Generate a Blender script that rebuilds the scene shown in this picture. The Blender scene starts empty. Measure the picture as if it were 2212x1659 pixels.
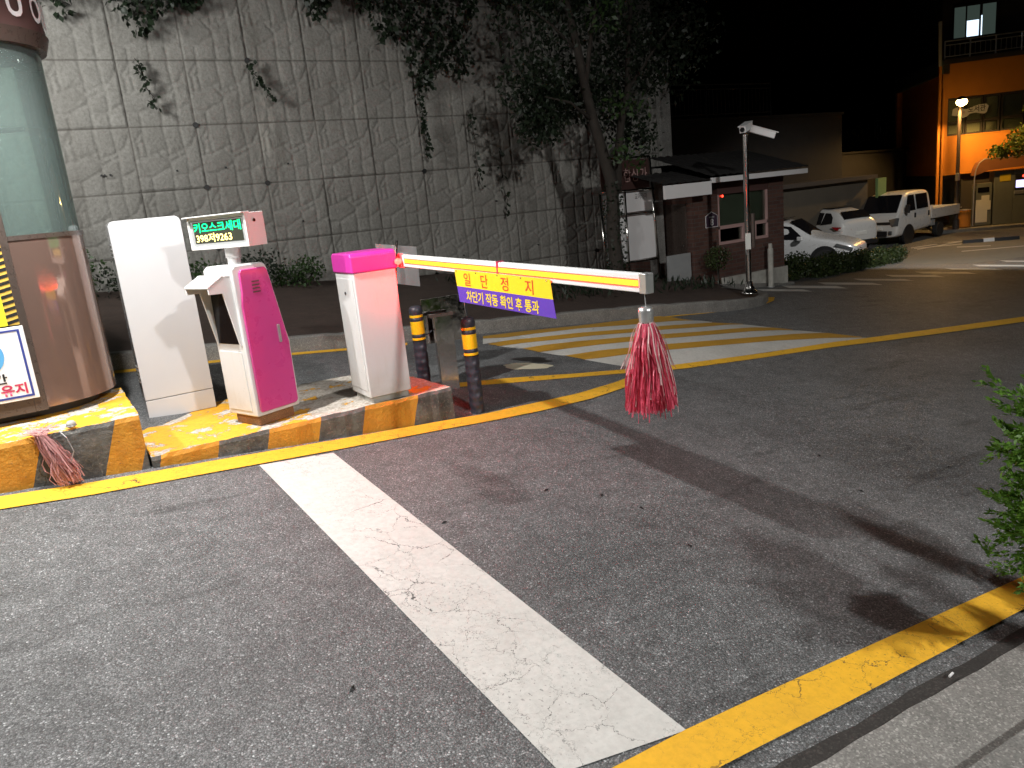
import bpy, math, random
import numpy as np
from mathutils import Vector, Matrix
random.seed(7); rng = np.random.default_rng(7)
SC = bpy.context.scene
COL = SC.collection
R = math.radians

# ------------------------------------------------------------------ camera
CW, CH, CF = 2212.0, 1659.0, 1661.0
HC = 2.0
AX = np.array([[0.84279366, -0.52916372, -0.09841041],      # right
               [0.20596439, 0.14814898, 0.96727997],        # up
               [0.49727007, 0.83548647, -0.23384791]])      # forward
cd = bpy.data.cameras.new('camera'); cam = bpy.data.objects.new('camera', cd); COL.objects.link(cam)
cd.sensor_fit = 'HORIZONTAL'; cd.sensor_width = 36; cd.lens = 36 * CF / CW
cd.clip_start = 0.05; cd.clip_end = 500
cam.matrix_world = Matrix(((AX[0][0], AX[1][0], -AX[2][0], 0), (AX[0][1], AX[1][1], -AX[2][1], 0),
                           (AX[0][2], AX[1][2], -AX[2][2], HC), (0, 0, 0, 1)))
SC.camera = cam

# ------------------------------------------------------------------ night sky
wd = bpy.data.worlds.new('World'); SC.world = wd; wd.use_nodes = True
wn = wd.node_tree.nodes; bg = wn['Background']
sky = wn.new('ShaderNodeTexSky'); sky.sky_type = 'NISHITA'; sky.sun_disc = False
sky.sun_elevation = R(-4); sky.sun_rotation = R(200)
wd.node_tree.links.new(sky.outputs[0], bg.inputs[0]); bg.inputs[1].default_value = 0.012
SC.view_settings.view_transform = 'Standard'; SC.view_settings.look = 'None'
SC.view_settings.exposure = 0.15; SC.view_settings.gamma = 1.0
SC.cycles.max_bounces = 8; SC.cycles.transparent_max_bounces = 12
SC.cycles.sample_clamp_indirect = 4.0; SC.cycles.use_denoising = True
SC.cycles.caustics_reflective = False; SC.cycles.caustics_refractive = False

def lamp(name, kind, loc, power, color, size=0.2, target=None, spot=None, blend=0.5):
    l = bpy.data.lights.new(name, kind); l.energy = power; l.color = color
    if kind == 'AREA': l.shape = 'DISK'; l.size = size
    else: l.shadow_soft_size = size
    if kind == 'SPOT': l.spot_size = R(spot); l.spot_blend = blend
    o = bpy.data.objects.new(name, l); COL.objects.link(o); o.location = loc
    if target is not None:
        o.rotation_euler = (Vector(target) - Vector(loc)).to_track_quat('-Z', 'Y').to_euler()
    return o

# lamps whose heads are built further down
FLOOD_A = (0.15, 4.9, 4.1); FLOOD_B = (-2.3, 5.1, 4.25); STREET = (3.2, -5.6, 6.4); STREET2 = (18.0, 6.0, 6.4); SODIUM = (32.6, 17.75, 3.95); WALL_L = (-1.2, 8.9, 4.6)
lamp('floodlight_beam', 'SPOT', FLOOD_A, 720, (1, .985, .96), .05, (1.9, 4.0, 0.3), 150, .6)
lamp('floodlight_beam', 'SPOT', FLOOD_B, 620, (1, .985, .96), .08, (0.2, 3.2, 0.4), 150, .6)
lamp('street_lamp_beam', 'SPOT', STREET, 2600, (1, .995, .97), .22, (3.4, -0.3, 0.0), 106, .45)
lamp('sodium_beam', 'SPOT', (SODIUM[0]-.02, SODIUM[1]-.05, SODIUM[2]-.12), 2300, (1, .55, .16), .12, (32.3, 17.0, -1.2), 172, .3)
lamp('street_lamp_beam', 'SPOT', STREET2, 3000, (1, .98, .94), .2, (23.0, 14.6, -1.0), 60, .6)
lamp('wall_lamp_beam', 'SPOT', WALL_L, 780, (1, 1, .97), .55, (1.6, 11.6, 3.4), 120, 1.0)

# ------------------------------------------------------------------ terrain functions
GA, GB = -0.0872, 0.1016
def smin(v, c, w):
    if v < c - w: return v
    if v > c + w: return c
    t = v - (c - w); return v - t * t / (4 * w)
HL = [(4.204, 7.622), (5.049, 6.063)]; HR = [(7.48, 7.817), (8.795, 5.942)]
def hump(x, y):
    if y < 5.6 or y > 8.0: return 0.0
    l = HL[0][0] + (HL[0][1] - y) * 0.542; r = HR[0][0] + (HR[0][1] - y) * 0.70
    t = (x - l) / (r - l)
    if t <= 0 or t >= 1: return 0.0
    e = min(1, max(0, (y - 5.75) / .5)) * min(1, max(0, (8.0 - y) / .3))
    return 0.06 * (4 * t * (1 - t)) * e
def gz(x, y):
    return GA * smin(x, 24.6, 3.0) + GB * smin(y, 9.3, .8) + hump(x, y)
def ray(px, py):
    v = np.array([px - CW / 2, CH / 2 - py, CF]); d = v[0] * AX[0] + v[1] * AX[1] + v[2] * AX[2]
    return d / np.linalg.norm(d)
def gp(px, py, dz=0.0, fn=gz):
    """the point of the ground that the photograph shows at (px, py)"""
    d = ray(px, py); o = np.array([0, 0, HC]); t0 = .3; t1 = None
    t = .3
    while t < 300:
        p = o + d * t
        if p[2] < fn(p[0], p[1]): t1 = t; break
        t0 = t; t *= 1.01
    if t1 is None: t1 = 300
    for _ in range(24):
        m = (t0 + t1) / 2; p = o + d * m
        if p[2] < fn(p[0], p[1]): t1 = m
        else: t0 = m
    p = o + d * t1
    return Vector((p[0], p[1], fn(p[0], p[1]) + dz))
def bedz(x, y):
    c = 12.5 if x < 7 else (9.5 if x > 10.5 else 12.5 - (x - 7) / 3.5 * 3.0)
    return GA * x + GB * smin(y, c, .3) + .15
def ZA(x, y): return ((1880 + x / 3.6867) / 1.8228, (1230 + y / 3.6867) / 1.8228)
def ZB(x, y): return ((2560 + x / 2.4578) / 1.8228, (1200 + y / 2.4578) / 1.8228)
def Z3(x, y): return ((2500 + x / 1.4438) / 1.8228, (900 + y / 1.4438) / 1.8228)
def Z8(x, y): return ((3400 + x / 1.658) / 1.8228, (y / 1.658) / 1.8228)

# ------------------------------------------------------------------ material helpers
class NT:
    def __init__(s, name):
        s.m = bpy.data.materials.new(name); s.m.use_nodes = True; s.t = s.m.node_tree; s.n = s.t.nodes
        s.b = s.n['Principled BSDF']; s.out = s.n['Material Output']; s._obj = None
    def l(s, a, b): s.t.links.new(a, b)
    def obj(s):
        if s._obj is None: s._obj = s.n.new('ShaderNodeTexCoord').outputs['Object']
        return s._obj
    def mapped(s, sc=(1, 1, 1), rot=(0, 0, 0), loc=(0, 0, 0)):
        m = s.n.new('ShaderNodeMapping'); s.l(s.obj(), m.inputs[0]); m.inputs['Scale'].default_value = sc
        m.inputs['Rotation'].default_value = rot; m.inputs['Location'].default_value = loc; return m.outputs[0]
    def noise(s, scale, detail=4, rough=.6, vec=None, dist=0):
        n = s.n.new('ShaderNodeTexNoise'); n.inputs['Scale'].default_value = scale; n.inputs['Detail'].default_value = detail
        n.inputs['Roughness'].default_value = rough; n.inputs['Distortion'].default_value = dist
        s.l(vec if vec is not None else s.obj(), n.inputs['Vector']); return n
    def vor(s, scale, feature='F1', vec=None, dim='3D'):
        n = s.n.new('ShaderNodeTexVoronoi'); n.feature = feature; n.voronoi_dimensions = dim; n.inputs['Scale'].default_value = scale
        s.l(vec if vec is not None else s.obj(), n.inputs['Vector']); return n
    def ramp(s, fac, stops, interp='LINEAR'):
        r = s.n.new('ShaderNodeValToRGB'); cr = r.color_ramp; cr.interpolation = interp
        while len(cr.elements) < len(stops): cr.elements.new(.5)
        for e, (p, c) in zip(cr.elements, stops):
            e.position = p; e.color = c if isinstance(c, tuple) and len(c) == 4 else ((c, c, c, 1) if not isinstance(c, tuple) else (*c, 1))
        s.l(fac, r.inputs[0]); return r.outputs[0]
    def math(s, op, a, b=None, c=None, clamp=False):
        n = s.n.new('ShaderNodeMath'); n.operation = op; n.use_clamp = clamp
        for i, v in enumerate((a, b, c)):
            if v is None: continue
            if hasattr(v, 'links'): s.l(v, n.inputs[i])
            else: n.inputs[i].default_value = v
        return n.outputs[0]
    def mix(s, fac, a, b, mode='MIX'):
        n = s.n.new('ShaderNodeMix'); n.data_type = 'RGBA'; n.blend_type = mode
        for i, v in ((0, fac), (6, a), (7, b)):
            if hasattr(v, 'links'): s.l(v, n.inputs[i])
            elif i == 0: n.inputs[0].default_value = v
            else: n.inputs[i].default_value = (*v[:3], 1)
        return n.outputs[2]
    def sep(s, vec=None):
        n = s.n.new('ShaderNodeSeparateXYZ'); s.l(vec if vec is not None else s.obj(), n.inputs[0]); return n.outputs
    def comb(s, x, y, z):
        n = s.n.new('ShaderNodeCombineXYZ')
        for i, v in enumerate((x, y, z)):
            if hasattr(v, 'links'): s.l(v, n.inputs[i])
            else: n.inputs[i].default_value = v
        return n.outputs[0]
    def bump(s, h, strength=.3, dist=.01):
        n = s.n.new('ShaderNodeBump'); n.inputs['Strength'].default_value = strength; n.inputs['Distance'].default_value = dist
        s.l(h, n.inputs['Height']); s.l(n.outputs[0], s.b.inputs['Normal'])
    def set(s, color=None, rough=None, metal=None, spec=None):
        for k, v in (('Base Color', color), ('Roughness', rough), ('Metallic', metal), ('Specular IOR Level', spec)):
            if v is None: continue
            if hasattr(v, 'links'): s.l(v, s.b.inputs[k])
            elif k == 'Base Color': s.b.inputs[k].default_value = (*v[:3], 1)
            else: s.b.inputs[k].default_value = v
        return s.m

def paint(name, color, rough=.4, metal=0.0, dirt=.15, scale=6.0, bump=0.0, coat=0.0, dirtcol=None):
    t = NT(name); n = t.noise(scale, 6, .65); n2 = t.noise(scale * 9, 3, .6)
    dc = dirtcol or tuple(c * .55 for c in color)
    f = t.ramp(n.outputs[0], [(.42, 0.0), (.75, dirt)])
    c = t.mix(f, color, dc)
    t.set(c, t.ramp(n2.outputs[0], [(.3, max(.02, rough - .07)), (.7, min(1, rough + .1))]), metal)
    if bump: t.bump(n2.outputs[0], bump, .004)
    if coat: t.b.inputs['Coat Weight'].default_value = coat; t.b.inputs['Coat Roughness'].default_value = .08
    return t.m
def grimy(name, color, rough=.35):
    t = NT(name); o = t.sep(); n = t.noise(2.2, 5, .6); st = t.noise(7, 5, .7, t.mapped((3, 3, .35))); f = t.noise(40, 4, .7)
    c = t.mix(t.ramp(st.outputs[0], [(.52, 0), (.75, .2)]), color, (.50, .46, .38))
    c = t.mix(t.math('MULTIPLY', t.ramp(o[2], [(0, .75), (.22, .0)]), t.ramp(n.outputs[0], [(.4, .1), (.62, 1)])), c, (.36, .31, .24))
    c = t.mix(t.ramp(f.outputs[0], [(.66, 0), (.74, .5)]), c, (.4, .36, .3))
    t.set(c, t.ramp(f.outputs[0], [(.3, rough - .1), (.7, rough + .15)]), 0); t.b.inputs['Coat Weight'].default_value = .2; return t.m
def emit(name, color, strength):
    t = NT(name); t.b.inputs['Base Color'].default_value = (*[c * .1 for c in color], 1)
    t.b.inputs['Emission Color'].default_value = (*color, 1); t.b.inputs['Emission Strength'].default_value = strength
    # slight unevenness of the diodes
    n = t.noise(60, 1); t.l(t.math('MULTIPLY', t.ramp(n.outputs[0], [(.3, .8), (.7, 1.1)]), strength), t.b.inputs['Emission Strength'])
    return t.m
def leafmat(name, c1, c2, trans=.25, scale=5.0):
    t = NT(name); n = t.noise(scale, 3); n2 = t.noise(scale * 14, 2)
    c = t.mix(t.math('MULTIPLY_ADD', n2.outputs[0], .8, t.math('MULTIPLY', n.outputs[0], .5), clamp=True), c1, c2)
    t.set(c, .45, 0, .4)
    tr = t.n.new('ShaderNodeBsdfTranslucent'); t.l(c, tr.inputs[0]); mx = t.n.new('ShaderNodeMixShader'); mx.inputs[0].default_value = trans
    t.l(t.b.outputs[0], mx.inputs[1]); t.l(tr.outputs[0], mx.inputs[2]); t.l(mx.outputs[0], t.out.inputs[0])
    return t.m

def asphalt():
    t = NT('asphalt'); v = t.vor(135); v2 = t.vor(300); big = t.noise(.55, 5, .6); mid = t.noise(7, 5, .7); fine = t.noise(190, 2)
    stone = t.n.new('ShaderNodeSeparateColor'); t.l(v.outputs['Color'], stone.inputs[0])
    base = t.ramp(stone.outputs[0], [(0, .11), (.5, .16), (.80, .21), (.95, .27), (1.0, .50)])
    stone2 = t.n.new('ShaderNodeSeparateColor'); t.l(v2.outputs['Color'], stone2.inputs[0])
    b2 = t.ramp(stone2.outputs[0], [(0, .6), (.6, 1.0), (1, 1.45)])
    c = t.mix(1.0, base, b2, 'MULTIPLY')
    gap = t.ramp(v.outputs['Distance'], [(.35, 1.0), (.75, .55)])
    c = t.mix(1.0, c, gap, 'MULTIPLY')
    c = t.mix(1.0, c, t.ramp(mid.outputs[0], [(.3, .72), (.7, 1.15)]), 'MULTIPLY')
    c = t.mix(1.0, c, t.ramp(big.outputs[0], [(.3, .8), (.7, 1.15)]), 'MULTIPLY')
    # polished wheel tracks and oil drips along the lane
    o = t.sep(); w = t.noise(.8, 3)
    y = t.math('ADD', o[1], t.math('MULTIPLY', w.outputs[0], .5))
    tr = t.ramp(t.math('ABSOLUTE', t.math('SUBTRACT', y, 3.25)), [(0.0, .86), (.5, 1.0)])
    tr2 = t.ramp(t.noise(1.6, 4, .7, t.mapped((.5, 2.5, 1))).outputs[0], [(.30, .62), (.42, 1.0)])
    c = t.mix(1.0, c, tr, 'MULTIPLY'); c = t.mix(1.0, c, tr2, 'MULTIPLY')
    c = t.mix(1.0, c, (.97, .99, 1.0), 'MULTIPLY')
    t.set(c, t.ramp(stone.outputs[1], [(0, .55), (.8, .8), (1, .35)]), 0, .45)
    h = t.math('ADD', t.math('MULTIPLY', t.math('SUBTRACT', 1.0, v.outputs['Distance']), .6), t.math('MULTIPLY', fine.outputs[0], .5))
    t.bump(h, .75, .006)
    return t.m
def roadpaint(name, color, dirt=(.35, .33, .3), crack=1.0, wear=.5):
    t = NT(name)
    warp = t.noise(3.5, 6, .72); vv = t.n.new('ShaderNodeVectorMath'); vv.operation = 'MULTIPLY_ADD'
    t.l(warp.outputs['Color'], vv.inputs[0]); vv.inputs[1].default_value = (.30, .30, 0); t.l(t.obj(), vv.inputs[2])
    a = t.vor(4.2, 'DISTANCE_TO_EDGE', vv.outputs[0]); b = t.vor(12, 'DISTANCE_TO_EDGE', vv.outputs[0])
    m1 = t.ramp(t.noise(1.3, 3).outputs[0], [(.38, 0), (.55, 1)]); m2 = t.ramp(t.noise(2.1, 3, .5, t.mapped((1, 1, 1), (0, 0, 0), (7, 3, 0))).outputs[0], [(.44, 0), (.6, .8)])
    wn_ = t.noise(6, 2)
    wdt = t.math('MULTIPLY_ADD', wn_.outputs[0], .030, -.0105)
    c1 = t.math('MULTIPLY', t.math('LESS_THAN', a.outputs[0], t.math('MULTIPLY', wdt, .9)), m1)
    c2 = t.math('MULTIPLY', t.math('LESS_THAN', b.outputs[0], t.math('MULTIPLY', wdt, 1.1)), m2)
    ck = t.math('MULTIPLY', t.math('MAXIMUM', c1, c2), crack, clamp=True)
    pit = t.noise(75, 2, .5); pm = t.noise(1.8, 4, .6, t.mapped((1, 1, 1), (0, 0, 0), (3, 9, 0)))
    pits = t.math('MULTIPLY', t.math('GREATER_THAN', pit.outputs[0], .66), t.ramp(pm.outputs[0], [(.5, 0), (.62, 1)]))
    pits = t.math('MULTIPLY', pits, wear)
    d1 = t.noise(1.1, 5, .7); d2 = t.noise(30, 4, .7)
    c = t.mix(t.ramp(d1.outputs[0], [(.45, 0), (.75, .5)]), color, dirt)
    c = t.mix(t.ramp(d2.outputs[0], [(.4, 0), (.75, .35)]), c, tuple(x * .55 for x in color))
    hole = t.math('MAXIMUM', ck, pits)
    c = t.mix(hole, c, (.035, .034, .033))
    t.set(c, .62, 0, .4)
    t.bump(t.math('SUBTRACT', t.math('MULTIPLY', d2.outputs[0], .4), hole), .5, .004)
    return t.m
def concrete(name, color=(.30, .29, .27), scale=3.0, bump=.35):
    t = NT(name); n = t.noise(scale, 7, .7); f = t.noise(scale * 28, 4, .7); v = t.vor(scale * 22)
    c = t.mix(t.ramp(n.outputs[0], [(.3, 0), (.7, 1)]), tuple(x * .55 for x in color), color)
    c = t.mix(t.ramp(f.outputs[0], [(.3, .5), (.6, 0)]), c, tuple(x * .4 for x in color))
    c = t.mix(t.ramp(v.outputs['Distance'], [(.0, .35), (.16, 0)]), c, tuple(min(1, x * 2) for x in color))
    g_ = t.vor(scale * 45); sc_ = t.n.new('ShaderNodeSeparateColor'); t.l(g_.outputs['Color'], sc_.inputs[0])
    c = t.mix(1.0, c, t.ramp(sc_.outputs[0], [(0, .7), (.8, 1.05), (1, 1.7)]), 'MULTIPLY')
    t.set(c, .85); t.bump(t.math('ADD', f.outputs[0], n.outputs[0]), bump, .01); return t.m
def brick(name, sx=1.0):
    t = NT(name); o = t.sep(); b = t.n.new('ShaderNodeTexBrick'); t.l(t.comb(t.math('ADD', o[0], o[1]), o[2], 0), b.inputs[0])
    b.inputs['Scale'].default_value = 1; b.inputs['Brick Width'].default_value = .2; b.inputs['Row Height'].default_value = .067
    b.inputs['Mortar Size'].default_value = .006; b.inputs['Color1'].default_value = (.075, .032, .024, 1); b.inputs['Color2'].default_value = (.12, .055, .038, 1)
    b.inputs['Mortar'].default_value = (.09, .08, .07, 1)
    n = t.noise(14, 5); c = t.mix(t.ramp(n.outputs[0], [(.35, .45), (.65, 0)]), b.outputs[0], (.07, .035, .03))
    t.set(c, .85); t.bump(t.math('ADD', t.math('MULTIPLY', b.outputs['Fac'], -1.0), t.math('MULTIPLY', n.outputs[0], .4)), .6, .008); return t.m
def wallstone():
    t = NT('embossed_concrete'); n = t.noise(1.1, 7, .7); f = t.noise(26, 5, .75); st = t.noise(1.2, 5, .7, t.mapped((2.2, 1, .25)))
    o = t.sep()
    c = t.mix(t.ramp(n.outputs[0], [(.3, 0), (.7, 1)]), (.215, .208, .19), (.325, .318, .295))
    c = t.mix(t.ramp(f.outputs[0], [(.35, .45), (.6, 0)]), c, (.11, .10, .085))
    c = t.mix(t.ramp(st.outputs[0], [(.57, 0), (.72, .55)]), c, (.10, .09, .075))          # water stains
    ef = t.ramp(t.noise(1.0, 5, .75, t.mapped((1.6, 1, .5), (0, 0, 0), (4, 0, 2))).outputs[0], [(.60, 0), (.74, .6)])
    c = t.mix(ef, c, (.48, .46, .41))                                                         # lime bloom
    # grime lodged in the joints
    fx = t.math('FRACT', t.math('DIVIDE', t.math('SUBTRACT', o[0], .648 - .87 * 8), .87)); fz = t.math('FRACT', t.math('DIVIDE', t.math('SUBTRACT', o[2], 4.30 - .86 * 10), .86))
    e = t.math('MINIMUM', t.math('MINIMUM', fx, t.math('SUBTRACT', 1.0, fx)), t.math('MINIMUM', fz, t.math('SUBTRACT', 1.0, fz)))
    c = t.mix(t.ramp(e, [(.006, .75), (.018, 0)]), c, (.09, .082, .072))
    t.set(c, .9, 0, .25); t.bump(t.math('ADD', f.outputs[0], t.math('MULTIPLY', t.noise(9, 4, .7).outputs[0], 1.2)), .55, .02); return t.m
def islandtop():
    t = NT('peeling_yellow_paint'); n = t.noise(4.5, 7, .72); f = t.noise(45, 4); o = t.sep(); n3 = t.noise(9, 5, .7)
    x = t.ramp(t.math('MULTIPLY_ADD', o[0], .32, .18), [(.1, .10), (.48, .17), (.66, -.0 + .02), (.8, .01), (1, .07)])
    m = t.math('GREATER_THAN', t.math('ADD', n.outputs[0], x), .60)
    edge = t.math('SUBTRACT', t.math('ADD', n.outputs[0], x), .60)
    under = t.mix(t.ramp(f.outputs[0], [(.35, 0), (.65, 1)]), (.36, .31, .25), (.66, .62, .56))
    under = t.mix(t.ramp(n3.outputs[0], [(.55, 0), (.7, .8)]), under, (.24, .12, .06))
    c = t.mix(m, under, t.mix(t.ramp(f.outputs[0], [(.4, 0), (.7, .4)]), (.80, .40, .025), (.50, .24, .02)))
    ck = t.ramp(t.math('ABSOLUTE', edge), [(.0, .9), (.01, 0)])
    c = t.mix(ck, c, (.12, .07, .03))
    t.set(c, .7); t.bump(t.math('ADD', t.math('MULTIPLY', m, .7), t.math('MULTIPLY', f.outputs[0], .5)), .8, .006); return t.m
def islandface(name, cuts, slant, z0):
    """yellow and charcoal bands with slanted edges; cuts: x of each edge at height z0, starting in yellow"""
    t = NT(name); o = t.sep(); n = t.noise(7, 6, .7); f = t.noise(38, 5, .7)
    x = t.math('SUBTRACT', o[0], t.math('MULTIPLY', t.math('SUBTRACT', o[2], z0), slant))
    x = t.math('ADD', x, t.math('MULTIPLY_ADD', n.outputs[0], .012, -.006))
    lo, hi = -4.0, 4.0
    st = [(0, 1.0)]; v = 1
    for c_ in cuts: v = 1 - v; st.append(((c_ - lo) / (hi - lo), float(v)))
    m = t.ramp(t.math('DIVIDE', t.math('SUBTRACT', x, lo), hi - lo), st, 'CONSTANT')
    grey = t.mix(t.ramp(n.outputs[0], [(.35, 0), (.65, 1)]), (.045, .045, .043), (.15, .145, .13))
    grey = t.mix(t.ramp(f.outputs[0], [(.55, 0), (.7, .7)]), grey, (.26, .25, .22))
    yel = t.mix(t.ramp(n.outputs[0], [(.4, 0), (.75, .5)]), (.58, .26, .02), (.34, .15, .02))
    yel = t.mix(t.ramp(f.outputs[0], [(.62, 0), (.72, .8)]), yel, (.12, .09, .06))
    t.set(t.mix(m, grey, yel), .7); t.bump(t.math('ADD', f.outputs[0], t.math('MULTIPLY', n.outputs[0], 2)), .6, .012); return t.m
def glass(name, tint=(.35, .5, .46), refl=.12, rough=.03, haze=0):
    t = NT(name); n = t.noise(1.5, 3)
    tr = t.n.new('ShaderNodeBsdfTransparent'); tr.inputs[0].default_value = (*tint, 1); gl = t.n.new('ShaderNodeBsdfGlossy'); gl.inputs['Roughness'].default_value = rough
    gl.inputs['Color'].default_value = (.85, .95, .93, 1)
    lw = t.n.new('ShaderNodeLayerWeight'); lw.inputs[0].default_value = .35
    mx = t.n.new('ShaderNodeMixShader'); t.l(t.math('ADD', t.math('MULTIPLY', lw.outputs['Fresnel'], .8), t.math('MULTIPLY', n.outputs[0], refl)), mx.inputs[0])
    df = t.n.new('ShaderNodeBsdfDiffuse'); df.inputs[0].default_value = (.36, .46, .44, 1); md = t.n.new('ShaderNodeMixShader'); md.inputs[0].default_value = haze  # diffuse share puts a pale haze into the glass itself
    t.l(tr.outputs[0], md.inputs[1]); t.l(df.outputs[0], md.inputs[2]); t.l(md.outputs[0], mx.inputs[1]); t.l(gl.outputs[0], mx.inputs[2]); t.l(mx.outputs[0], t.out.inputs[0]); return t.m

M = {}
M['asphalt'] = asphalt(); M['stop'] = roadpaint('white_road_paint', (.58, .575, .545), (.38, .37, .34), .85); M['ypaint'] = roadpaint('yellow_road_paint', (.80, .44, .03), (.55, .30, .04), .9, .4)
M['hwhite'] = roadpaint('hump_white_paint', (.56, .55, .51), (.33, .32, .29), .25, .5); M['hyel'] = roadpaint('hump_yellow_paint', (.50, .27, .03), (.34, .18, .03), .25, .4)
M['cream'] = roadpaint('cream_paint', (.6, .56, .42), (.5, .45, .33), .2, .2)
M['night'] = concrete('night_shaded_concrete', (.018, .016, .015), 3); M['blackrail'] = paint('black_rail', (.012, .012, .012), .7); M['conc'] = concrete('weathered_concrete'); M['kerb'] = concrete('kerb_stone', (.26, .25, .23), 4); M['darkconc'] = concrete('dark_concrete', (.045, .04, .036), 3)  # terrace concrete is near black: night shade put into its colour
M['soil'] = concrete('planting_soil', (.085, .055, .042), 6, .9); M['wall'] = wallstone(); M['brick'] = brick('red_brick')
M['white'] = grimy('white_powder_coat', (.64, .64, .635)); M['whitecab'] = paint('pale_cabinet_paint', (.56, .56, .575), .16, 0, .06, 2, 0, .5)
M['pink'] = paint('magenta_paint', (.54, .055, .24), .3, 0, .05, 1.5, .02, .4); M['cap'] = paint('bright_magenta_paint', (.62, .04, .36), .35, 0, .15, 4, .02, .2)
M['black'] = paint('black_plastic', (.018, .018, .02), .35, 0, .3, 8); M['blackglass'] = paint('black_screen', (.006, .006, .007), .12, 0, .2, 4)
M['steel'] = paint('stainless_steel', (.62, .60, .57), .16, 1.0, .3, 9); M['mirror'] = paint('polished_steel', (.60, .56, .53), .13, 1.0, .06, 2, .01)
M['grey'] = paint('grey_paint', (.32, .33, .33), .45, 0, .3, 5); M['alum'] = paint('aluminium', (.6, .6, .6), .35, .8, .2, 10)
M['bronze'] = paint('bronze_panel', (.25, .165, .135), .09, .5, .10, 1.2, 0, .2); M['bronzedark'] = paint('dark_bronze_frame', (.085, .065, .055), .3, .2, .3, 4)
M['roofbrown'] = paint('brown_roof_sheet', (.10, .055, .05), .35, 0, .3, 3); M['teal'] = glass('tinted_booth_glass', (.52, .68, .62), .12, .03, .22)
M['winglass'] = glass('window_glass', (.80, .82, .78), .08)
M['rubber'] = paint('bollard_plastic', (.035, .037, .05), .42, 0, .35, 9, .12); M['reflect'] = paint('yellow_reflective_band', (.85, .50, .01), .3, 0, .12, 14)
M['rust'] = concrete('rusty_block', (.42, .21, .09), 8, .9); M['barwhite'] = paint('boom_white', (.80, .79, .78), .35, 0, .12, 9)
M['led'] = emit('boom_light_strip', (1.0, .09, .004), 12.0); M['ledfar'] = emit('boom_light_strip_far', (1.0, .05, .003), 24.0); M['ledge'] = emit('boom_red_edge', (1, .012, .006), 15); M['ledred'] = emit('boom_red_lamp', (1, .0003, .0002), 1500)
M['signy'] = paint('sign_yellow', (.85, .62, .02), .4, 0, .1, 5); M['signp'] = paint('sign_purple', (.11, .045, .42), .4, 0, .12, 5); M['signr'] = paint('sign_red', (.72, .06, .02), .4, 0, .1, 5)
M['lime'] = paint('lime_yellow_board', (.66, .68, .03), .4, 0, .08, 4); M['hazy'] = paint('hazard_tape_yellow', (.7, .46, .08), .4, 0, .1, 8)
M['signw'] = paint('sign_white', (.78, .77, .77), .35, 0, .08, 4); M['plum'] = paint('plum_face', (.05, .028, .05), .5); M['navy'] = paint('sign_navy', (.035, .055, .26), .4, 0, .1, 5); M['sky'] = paint('sign_sky_blue', (.10, .36, .66), .4, 0, .1, 5); M['crim'] = paint('sign_crimson', (.48, .03, .09), .4, 0, .1, 5); M['ink'] = paint('sign_black', (.012, .012, .012), .45, 0, .1, 5)
M['ledg'] = emit('green_diodes', (.0, 1.0, .28), 3.2); M['ledy'] = emit('amber_diodes', (1.0, .80, .25), 4.0); M['ledoff'] = paint('dark_diode_panel', (.03, .035, .025), .35, 0, .2, 30)
M['pinkstr'] = leafmat('red_nylon_strands', (.60, .012, .055), (.80, .16, .24), .35, 22); M['pinkold'] = leafmat('faded_pink_strands', (.68, .36, .40), (.50, .26, .22), .3, 22)
M['leaf'] = leafmat('leaf_green', (.018, .042, .012), (.05, .095, .028)); M['leafdark'] = leafmat('dark_leaf_green', (.007, .014, .008), (.020, .032, .016), .12); M['leafyel'] = leafmat('lamplit_leaf_green', (.05, .09, .015), (.13, .17, .03), .35)  # leafyel has the lamp light put into a paler, yellower green
M['cedar'] = leafmat('cedar_spray', (.035, .12, .014), (.14, .27, .035), .35, 9); M['bark'] = concrete('bark', (.055, .045, .036), 8, 1.0); M['box'] = leafmat('hedge_green', (.022, .042, .012), (.06, .085, .025), .15)
M['carw'] = paint('white_car_paint', (.66, .66, .65), .3, 0, .04, 1, 0, .6); M['cars'] = paint('silver_white_car_paint', (.58, .59, .60), .3, .1, .04, 1, 0, .6); M['carglass'] = paint('dark_car_glass', (.008, .008, .01), .06, 0, .1, 3); M['tyre'] = paint('tyre_rubber', (.015, .015, .015), .8, 0, .3, 9); M['rim'] = paint('alloy_rim', (.55, .55, .54), .25, .9, .2, 9)
M['tail'] = paint('red_tail_lens', (.30, .008, .012), .15, 0, .1, 9, 0, .5); M['head'] = paint('headlamp_lens', (.10, .105, .11), .12, .1, .5, 30, 0, .8); M['plate'] = paint('licence_plate', (.75, .75, .72), .4)
M['orange'] = paint('orange_wall_paint', (.62, .23, .025), .75, 0, .25, 1.6, .1); M['tealband'] = paint('grey_green_canopy', (.10, .14, .13), .6, 0, .3, 1.4); M['darkwall'] = paint('dark_rendered_wall', (.045, .038, .034), .85, 0, .5, 1.5, .1)
M['frame'] = paint('dark_window_frame', (.05, .045, .04), .5, 0, .3, 5); M['blind'] = paint('pale_blind', (.55, .55, .46), .7, 0, .25, 2); M['tile'] = concrete('roof_tile', (.022, .02, .019), 5, .5)
M['litwin'] = emit('lit_window', (.68, .84, 1.0), 1.6); M['dimwin'] = emit('dim_window', (.30, .42, .36), .10); M['sodium'] = emit('sodium_lens', (1.0, .60, .18), 42); M['flood'] = emit('floodlight_lens', (1, .97, .92), 30)
M['screenp'] = emit('violet_screen', (.62, .56, 1.0), 1.9); M['reddot'] = emit('red_indicator', (1, .04, .02), 6); M['pinkframe'] = paint('pale_pink_frame', (.46, .30, .28), .4, 0, .2, 5); M['paper'] = paint('paper_notice', (.66, .66, .62), .7, 0, .15, 9)
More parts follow.
